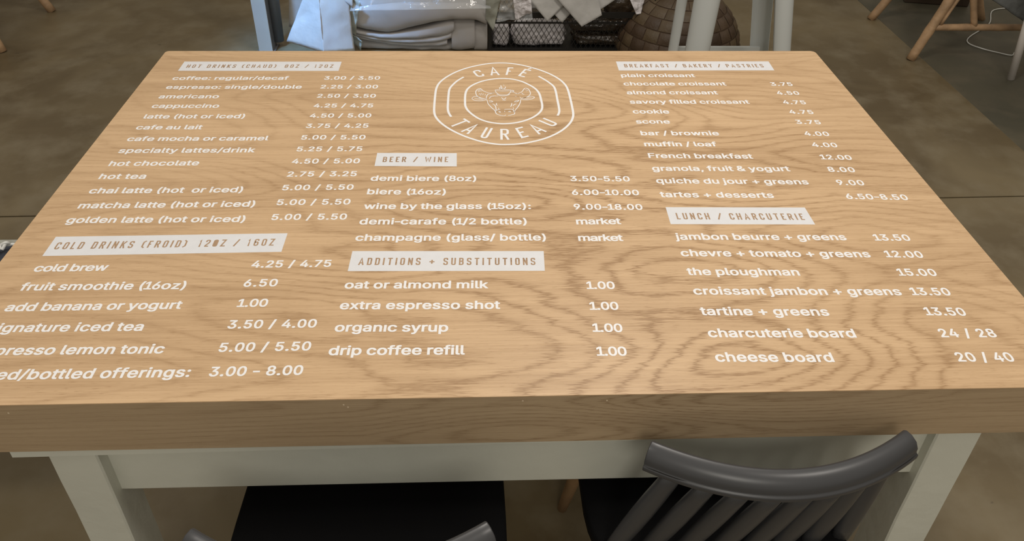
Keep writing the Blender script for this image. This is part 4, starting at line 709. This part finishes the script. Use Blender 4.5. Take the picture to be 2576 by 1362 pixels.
def layer(name, prof, y, depth, m, parent=None, seed=0, amp=.004):
    """folded cloth: prof = [(x, z_top, z_bottom)...] of its front nose at depth y"""
    bm = bmesh.new(); rings = []
    top = smooth_path([(x, 0, zt) for x, zt, zb in prof], 6); bot = smooth_path([(x, 0, zb) for x, zt, zb in prof], 6)
    for A, B in zip(top, bot):
        h = max(A.z - B.z, .004); rr = min(h / 2, .03); ring = []
        for k in range(9):
            a = math.pi * k / 8; ring.append(Vector((A.x, y + rr - math.sin(a) * rr, A.z - h / 2 + math.cos(a) * h / 2)))
        ring += [Vector((A.x, y + depth * .5, B.z)), Vector((A.x, y + depth, B.z)), Vector((A.x, y + depth, A.z)), Vector((A.x, y + depth * .5, A.z + .004)), Vector((A.x, y + depth * .2, A.z + .003))]
        for v in ring:
            q = noise.fractal(v * 11 + Vector((seed, 0, seed * 2)), 1.0, 2.0, 3) * amp; v.y += q; v.z += q * .35
        rings.append(ring)
    loft(bm, rings); return obj(name, bm, m, parent, True)
# stack of folded tablecloths
Y1 = 2.80
def mk(rows):
    return [(t_[0], t_[2], max(b_[2], .0005)) for t_, b_ in rows]
base_ = empty('linen_bag', (-.33, 2.95, 0), label='clear bag stuffed with folded white tablecloths left of the black crate', cat='bag')
layer('bottom_bundle', mk([((-0.628, 2.83, 0.0643), (-0.6348, 2.83, -0.0115)), ((-0.5225, 2.83, 0.056), (-0.5278, 2.83, -0.0136)), ((-0.3302, 2.83, 0.0267), (-0.3323, 2.83, -0.0158)), ((-0.1933, 2.83, 0.0394), (-0.1948, 2.83, -0.0158)), ((-0.0563, 2.83, 0.0689), (-0.057, 2.83, -0.0158))]), 2.81, .36, LINEN, base_, 1, .008)
layer('folded_cloth', mk([((-0.6539, 2.8, 0.0938), (-0.6555, 2.8, 0.0774)), ((-0.5186, 2.8, 0.0671), (-0.52, 2.8, 0.0484)), ((-0.4042, 2.8, 0.0547), (-0.4055, 2.8, 0.0317)), ((-0.2691, 2.8, 0.059), (-0.2703, 2.8, 0.0275)), ((-0.2011, 2.8, 0.0736), (-0.2022, 2.8, 0.036))]), 2.785, .36, LINEN, base_, 2, .004)
layer('folded_cloth', mk([((-0.66, 2.8, 0.1102), (-0.6615, 2.8, 0.0938)), ((-0.5363, 2.8, 0.0857), (-0.5378, 2.8, 0.0671)), ((-0.403, 2.8, 0.0755), (-0.4043, 2.8, 0.0526)), ((-0.2488, 2.8, 0.086), (-0.2499, 2.8, 0.0548)), ((-0.1787, 2.8, 0.119), (-0.1798, 2.8, 0.0736))]), 2.775, .36, LINEN, base_, 3, .004)
layer('folded_cloth', mk([((-0.6534, 2.8, 0.1387), (-0.656, 2.8, 0.1123)), ((-0.5725, 2.8, 0.1103), (-0.5742, 2.8, 0.0898)), ((-0.4584, 2.8, 0.1063), (-0.4604, 2.8, 0.0775)), ((-0.3237, 2.8, 0.127), (-0.326, 2.8, 0.0776)), ((-0.2079, 2.8, 0.1637), (-0.2103, 2.8, 0.086)), ((-0.166, 2.8, 0.1678), (-0.1673, 2.8, 0.1149))]), 2.765, .36, LINEN, base_, 4, .005)
layer('folded_cloth', mk([((-0.1793, 2.8, 0.1678), (-0.1836, 2.8, 0.0065)), ((-0.1316, 2.8, 0.1719), (-0.1349, 2.8, 0.0022)), ((-0.0669, 2.8, 0.168), (-0.0684, 2.8, 0.0149))]), 2.78, .36, LINEN, base_, 5, .006)
layer('folded_cloth', mk([((-0.071, 2.8, 0.1436), (-0.0725, 2.8, -0.002)), ((-0.0327, 2.8, 0.1437), (-0.0334, 2.8, -0.002)), ((-0.0059, 2.8, 0.1397), (-0.006, 2.8, -0.002))]), 2.79, .36, LINEN, base_, 6, .006)
layer('top_cloth', mk([((-0.6412, 2.8, 0.2268), (-0.6489, 2.8, 0.1468)), ((-0.5614, 2.8, 0.2428), (-0.5715, 2.8, 0.1226)), ((-0.4578, 2.8, 0.2548), (-0.4674, 2.8, 0.1145)), ((-0.3174, 2.8, 0.2591), (-0.3224, 2.8, 0.1534)), ((-0.1862, 2.8, 0.2595), (-0.1885, 2.8, 0.1779)), ((-0.0736, 2.8, 0.2558), (-0.0744, 2.8, 0.1781)), ((-0.0096, 2.8, 0.2362), (-0.0097, 2.8, 0.1519))]), 2.745, .38, LINEN, base_, 7, .007)
layer('top_cloth', mk([((-0.6102, 2.8, 0.3204), (-0.6195, 2.8, 0.219)), ((-0.4527, 2.8, 0.3305), (-0.4589, 2.8, 0.2391)), ((-0.2399, 2.8, 0.3313), (-0.2432, 2.8, 0.2396)), ((-0.0076, 2.8, 0.3127), (-0.0077, 2.8, 0.2283))]), 2.775, .34, LINEN, base_, 8, .007)
# clear film over the pile
fb = base_
sheet('film_sheet', [(-0.6407, 2.7, 0.2469), (0.0098, 2.7, 0.2599), (-0.0077, 2.78, 0.3489), (-0.6044, 2.78, 0.3563)], FILM, fb, 26, .012, 12, 2)
sheet('film_flap', [(-0.6519, 2.72, 0.3081), (-0.5917, 2.7, 0.2854), (-0.6381, 2.74, 0.0974), (-0.7047, 2.76, 0.1353)], GREEN_TISSUE, fb, 14, .012, 16, 4)
sheet('film_flap', [(-0.6477, 2.72, 0.1263), (-0.599, 2.72, 0.0879), (-0.6156, 2.75, 0.0271), (-0.6465, 2.75, 0.0623)], GREEN_TISSUE, fb, 10, .01, 20, 5)
sheet('film_flap', [(-0.014, 2.7, 0.3118), (0.0596, 2.72, 0.3044), (0.02, 2.74, 0.1366), (-0.014, 2.74, 0.1847)], GREEN_TISSUE, fb, 14, .01, 16, 6)
# tissue paper on the left
tp_ = empty('tissue_paper', (-.85, 2.75, 0), label='folded white tissue paper leaning left of the bagged tablecloths', cat='paper')
sheet('paper_sheet', [(-0.9433, 2.68, 0.1055), (-0.766, 2.62, 0.0725), (-0.7728, 2.71, 0.3715), (-0.8393, 2.73, 0.3265)], TISSUE, tp_, 16, .006, 10, 11)
sheet('paper_sheet', [(-0.7715, 2.62, 0.0725), (-0.6376, 2.7, 0.0479), (-0.6478, 2.72, 0.3496), (-0.7799, 2.71, 0.3715)], TISSUE, tp_, 16, .008, 10, 12)
sheet('paper_sheet', [(-0.9934, 2.95, 0.0649), (-0.8507, 2.95, 0.0588), (-0.8272, 2.95, 0.2547), (-0.9669, 2.95, 0.2542)], TISSUE, tp_, 8, .004, 10, 13)
sheet('paper_sheet', [(-0.6706, 2.72, 0.3023), (-0.6264, 2.71, 0.2584), (-0.619, 2.72, 0.3497), (-0.6944, 2.73, 0.3646)], TISSUE, tp_, 8, .01, 14, 14)

# black mesh crate
x0, x1 = (0.0059, 2.81, -0.0002)[0], (0.7807, 2.81, -0.0002)[0]; y0, y1 = 2.80, 3.16; zr = (0.5185, 2.8, 0.1893)[2]
cr = empty('mesh_crate', ((x0 + x1) / 2, (y0 + y1) / 2, 0), label='black diamond-mesh crate full of wrapped goods beside the tablecloths', cat='crate')
bm = bmesh.new()
for z in (.008, zr, (0.136, 2.8, 0.1501)[2]):
    for (p, q) in (((x0, y0), (x1, y0)), ((x1, y0), (x1, y1)), ((x1, y1), (x0, y1)), ((x0, y1), (x0, y0))):
        h = .009 if z < .02 else (.014 if z == zr else .004)
        loft(bm, [[(e[0] + s1 * .004, e[1] + s1 * .004, z - h), (e[0] - s1 * .004, e[1] - s1 * .004, z - h), (e[0] - s1 * .004, e[1] - s1 * .004, z + h), (e[0] + s1 * .004, e[1] + s1 * .004, z + h)] for e, s1 in ((p, 1), (q, 1))])
for x in (x0, x1):
    for y in (y0, y1): box(bm, (x - .008, y - .008, 0), (x + .008, y + .008, zr + .012))
obj('crate_frame', bm, BLACK_METAL, cr)
def lattice(p, q, z0, z1, step=.0245, w=.0011):
    bm = bmesh.new(); p, q = Vector(p), Vector(q); L_ = (q - p).length; d = (q - p).normalized(); H_ = z1 - z0; k = 1.75
    def P_(s, z): return p + d * s + Vector((0, 0, z0 + z))
    span = H_ / k
    s = -span
    while s < L_ + span:
        for sg in (1, -1):
            a = (s, 0.0); b = (s + sg * span, H_)
            # clip
            sa, za, sb, zb = a[0], a[1], b[0], b[1]
            lo_, hi_ = 0.0, 1.0; ds = sb - sa
            t0 = (0 - sa) / ds; t1 = (L_ - sa) / ds
            lo_, hi_ = max(0, min(t0, t1)), min(1, max(t0, t1))
            if hi_ - lo_ > .01:
                A = P_(sa + ds * lo_, H_ * lo_); B = P_(sa + ds * hi_, H_ * hi_)
                t = (B - A).normalized(); n1 = d.cross(Vector((0, 0, 1))); n2 = t.cross(n1)
                loft(bm, [[e + n1 * w * .6 * c1 + n2 * w * c2 for c1, c2 in ((1, 1), (-1, 1), (-1, -1), (1, -1))] for e in (A, B)])
        s += step
    return bm
for (p, q) in (((x0, y0, 0), (x1, y0, 0)), ((x1, y0, 0), (x1, y1, 0)), ((x0, y1, 0), (x1, y1, 0)), ((x0, y0, 0), (x0, y1, 0))):
    o = obj('mesh_panel', lattice(p, q, .008, zr), BLACK_METAL, cr); o['kind'] = 'stuff'
bm = bmesh.new(); box(bm, (x0, y0, .004), (x1, y1, .008)); obj('crate_base', bm, BLACK_METAL, cr)
# crate contents
def lump(name, lo, hi, m, label, cat, seed, amp=.03, group=None, sub=4):
    lo, hi = Vector(lo), Vector(hi); c = (lo + hi) / 2; s = (hi - lo) / 2
    bm = bmesh.new(); bmesh.ops.create_icosphere(bm, subdivisions=sub, radius=1.0)
    for v in bm.verts:
        p = v.co.copy(); q = max(abs(p.x), abs(p.y), abs(p.z)); p = p / (q ** .65)
        k = 1 + amp * 8 * noise.fractal(v.co * 2.4 + Vector((seed, 0, 0)), 1, 2, 4) * .35
        v.co = Vector((c.x + p.x * s.x * k, c.y + p.y * s.y * k, max(c.z + p.z * s.z * k, .0085)))
        v.co.y = max(v.co.y, 2.815)
    o = obj(name, bm, m, None, True, origin=(c.x, c.y, lo.z)); return tag(o, label, cat, group)
a, b_ = (0.112, 2.86, -0.023), (0.3844, 2.86, 0.1109); lump('plastic_bag', (a[0], 2.825, .01), (b_[0], 2.98, b_[2]), WBAG, 'crumpled white plastic bag in the middle of the black crate', 'plastic bag', 1)
a, b_ = (0.0184, 2.86, -0.023), (0.1041, 2.86, 0.1064); lump('plastic_bag', (a[0], 2.825, .01), (b_[0], 2.95, b_[2]), WBAG, 'small crumpled white bag at the left end of the black crate', 'plastic bag', 5)
a, b_ = (0.4219, 2.86, -0.023), (0.758, 2.86, 0.0693); lump('wrapped_package', (a[0], 2.825, .01), (b_[0], 3.02, b_[2]), BROWN_WRAP, 'dark brown film-wrapped package low in the right of the crate', 'package', 9)
a, b_ = (0.3915, 2.9, 0.0517), (0.7351, 2.9, 0.1242); lump('wrapped_package', (a[0], 2.84, a[2] + .03), (b_[0], 3.0, b_[2] + .02), BROWN_WRAP, 'brown film-wrapped package on top at the right of the crate', 'package', 13)
a, b_ = (0.084, 2.95, 0.0385), (0.3432, 2.95, 0.1029); lump('wrapped_package', (a[0], 2.99, .0086), (b_[0], 3.12, b_[2]), BROWN_WRAP, 'brown package behind the white bag in the crate', 'package', 17)
a, b_ = (0.7257, 2.83, 0.1011), (0.7536, 2.83, 0.1694); lump('plastic_bag', (a[0], 2.82, .05), (b_[0], 2.86, b_[2]), WBAG, 'scrap of white plastic at the right rim of the crate', 'plastic bag', 21)
# film and brown goods above the rim
a, b_ = (0.5566, 2.86, 0.1733), (0.7406, 2.86, 0.283); lump('wrapped_package', (a[0], 2.83, a[2]), (b_[0], 2.99, b_[2]), BROWN_WRAP, 'shiny brown package sticking up behind the tissue squares', 'package', 25)
f2 = empty('plastic_film', (.12, 2.78, .15), label='crumpled clear film over the left rim of the crate', cat='plastic bag')
sheet('film_sheet', [(0.035, 2.745, 0.1788), (0.2084, 2.745, 0.191), (0.1959, 2.75, 0.303), (0.0604, 2.75, 0.3026)], FILM, f2, 24, .014, 22, 31)
sheet('film_sheet', [(0.125, 2.735, 0.191), (0.2028, 2.735, 0.2308), (0.1951, 2.74, 0.3106), (0.1119, 2.74, 0.3065)], WBAG, f2, 24, .014, 26, 33)
f3 = empty('plastic_bag', (.72, 2.78, .2), label='white plastic bag end hanging over the right rim of the crate', cat='plastic bag')
sheet('bag_end', [(0.7056, 2.775, 0.2038), (0.7281, 2.775, 0.2079), (0.7465, 2.8, 0.2896), (0.6627, 2.8, 0.2894)], WBAG, f3, 16, .012, 26, 35)
for k, (qd, yy) in enumerate(((0, 0), (1, 0), (2, 0))):
    pass
TS = 'tissue squares over the crate rim'
t1_ = sheet('tissue_square', [(0.2806, 2.765, 0.1709), (0.3977, 2.8, 0.2808), (0.3214, 2.86, 0.3987), (0.1746, 2.8, 0.288)], TISSUE, None, 18, .007, 13, 41); tag(t1_, 'leftmost of three tissue squares hanging corner down over the crate', 'paper', TS)
t2_ = sheet('tissue_square', [(0.3529, 2.778, 0.1595), (0.4713, 2.815, 0.2832), (0.3602, 2.88, 0.4112), (0.2286, 2.815, 0.2785)], TISSUE, None, 18, .007, 13, 43); tag(t2_, 'middle tissue square hanging corner down over the crate', 'paper', TS)
t3_ = sheet('tissue_square', [(0.4437, 2.745, 0.1532), (0.5388, 2.76, 0.2055), (0.4896, 2.84, 0.387), (0.3109, 2.785, 0.2901)], TISSUE, None, 18, .007, 13, 45); tag(t3_, 'rightmost tissue square, lowest corner over the crate', 'paper', TS)
t4_ = sheet('tissue_square', [(0.532, 2.8, 0.2135), (0.6346, 2.83, 0.274), (0.5701, 2.88, 0.3929), (0.4014, 2.86, 0.3214)], TISSUE, None, 18, .007, 13, 47); tag(t4_, 'tissue sheet behind the hanging squares, angled up to the right', 'paper', TS)

t5_ = sheet('tissue_sheet', [(0.1892, 3.01, 0.1377), (0.5581, 3.01, 0.1512), (0.6186, 3.04, 0.3185), (0.1228, 3.04, 0.3165)], TISSUE, None, 22, .016, 14, 51); tag(t5_, 'large crumpled tissue sheet piled behind the hanging squares', 'paper')
# ------------------------------------------------------------------ rattan chairs
def bamboo(bm, p, q, r, knots=3, seg=14):
    p, q = Vector(p), Vector(q); pts = []; rad = []; n = 4 * knots
    for k in range(n + 1):
        pts.append(p.lerp(q, k / n)); rad.append(r * (1.0 + (.10 if k % 4 == 0 and 0 < k < n else 0)))
    tube(bm, pts, rad, seg)
def rattan_chair(name, label, F, lean, sgn):
    """F: near foot, far foot on the visible side; lean dx per z; sgn: side the chair extends to"""
    c = empty(name, (F[0][0] + sgn * .25, (F[0][1] + F[1][1]) / 2, 0), label=label, cat='chair')
    zs = .44; near, far = Vector(F[0]), Vector(F[1]); wv = Vector((sgn * .62, 0, 0))
    legs = [(near, near + Vector((lean[0] * zs, .03, zs))), (far, far + Vector((lean[1] * zs, -.03, zs))),
            (near + wv, near + wv + Vector((-lean[0] * zs, .03, zs))), (far + wv, far + wv + Vector((-lean[1] * zs, -.03, zs)))]
    for a, b in legs:
        bm = bmesh.new(); bamboo(bm, a, b, .0215, 3); obj('leg', bm, RATTAN, c, True)
    def at(i, z): a, b = legs[i]; return a.lerp(b, z / zs)
    for i, j, zq in ((0, 2, .165), (1, 3, .165), (0, 1, .36), (2, 3, .36)):
        bm = bmesh.new(); bamboo(bm, at(i, zq), at(j, zq), .0165, 3); obj('stretcher', bm, RATTAN, c, True)
    bm = bmesh.new(); mid = at(0, .165).lerp(at(2, .165), .42); bamboo(bm, mid, at(0, .43).lerp(at(2, .43), .12) + Vector((0, .02, 0)), .015, 2); obj('brace', bm, RATTAN, c, True)
    bm = bmesh.new(); o_ = Vector((sgn * .036, 0.0, 0)); bamboo(bm, at(0, .18) + o_ * .9, at(0, .44) + o_ * 1.1, .011, 2); obj('brace', bm, RATTAN, c, True)
    tops = [b for a, b in legs]; cx = sum(t.x for t in tops) / 4; cy = sum(t.y for t in tops) / 4
    rx = abs(tops[2].x - tops[0].x) / 2 + .02; ry = abs(tops[1].y - tops[0].y) / 2 + .02
    bm = bmesh.new(); rings = []
    for z, g in ((.435, -.02), (.44, 0), (.455, 0), (.462, -.02)):
        rings.append([(cx + (rx + g) * math.cos(2 * math.pi * k / 36), cy + (ry + g) * math.sin(2 * math.pi * k / 36), z) for k in range(36)])
    loft(bm, rings); obj('seat', bm, RATTAN, c, True)
    bm = bmesh.new(); tube(bm, [(cx + (rx + .01) * math.cos(math.pi * k / 12), cy + (ry + .01) * math.sin(math.pi * k / 12), .46 + .38 * math.sin(math.pi * k / 12)) for k in range(13)], .016, 10); obj('back_hoop', bm, RATTAN, c, True)
    return c
rattan_chair('rattan_chair', 'natural rattan chair on thick round legs behind the right end of the table', [(2.0751, 2.7026, 0.0), (2.0949, 3.2184, 0.0)], (.36, .50), 1)
rattan_chair('rattan_chair', 'wooden-legged chair at the far left, only its feet in view', [(-2.3341, 2.7957, 0.0), (-2.3282, 3.3098, 0.0)], (-.28, -.4), -1)

# white-legged chair with grey cloth at the right edge
wc = empty('white_chair', (2.7, 2.3, 0), label='white-legged chair at the right edge with a grey cloth over it', cat='chair')
ft = Vector((2.4573, 2.4888, 0.0))
for dx, dy in ((0, 0), (.44, .02), (.03, -.42), (.46, -.40)):
    bm = bmesh.new(); f0 = ft + Vector((dx, dy, 0)); tube(bm, [f0, f0 + Vector((-.035 if dx < .2 else .03, .01, .44))], [.0165, .019], 16); obj('leg', bm, WLEG, wc, True)
bm = bmesh.new(); box(bm, (ft.x - .06, ft.y - .46, .435), (ft.x + .52, ft.y + .06, .465), .012, seg=3); obj('seat', bm, WLEG, wc, True)
sh = sheet('cloth', [(2.2765, 2.6, 0.3619), (2.6541, 2.6, 0.1509), (2.6469, 2.63, 0.4868), (2.2713, 2.63, 0.5034)], GREYCLOTH, None, 16, .012, 12, 61, thick=.006)
tag(sh, 'dark grey cloth hanging at the top right corner', 'cloth')
# thin white cable on the floor
bm = bmesh.new()
tube(bm, smooth_path([(3.0501, 3.3762, 0.004), (2.8565, 3.3451, 0.004), (2.7172, 3.1445, 0.004), (2.5199, 2.9741, 0.004), (2.4683, 2.8934, 0.004), (2.502, 2.825, 0.004), (2.5577, 2.7772, 0.004), (2.6104, 2.7444, 0.004), (2.6576, 2.7867, 0.004), (2.7774, 2.8347, 0.004)], 6), .0028, 6)
tag(obj('cable', bm, CORD, None, True), 'thin white cable lying on the floor under the rattan chair', 'cable')
# dark box under the far right chair
a, b_ = (2.4215, 3.4311, 0.0), (2.5668, 3.3596, 0.0)
bm = bmesh.new(); box(bm, (a[0], a[1], 0), (b_[0] + .2, a[1] + .25, .16), .004, rz=R(-12)); bx_ = tag(obj('cardboard_box', bm, CARD, None, origin=(a[0], a[1], 0)), 'dark cardboard box on the floor behind the rattan chair', 'box')
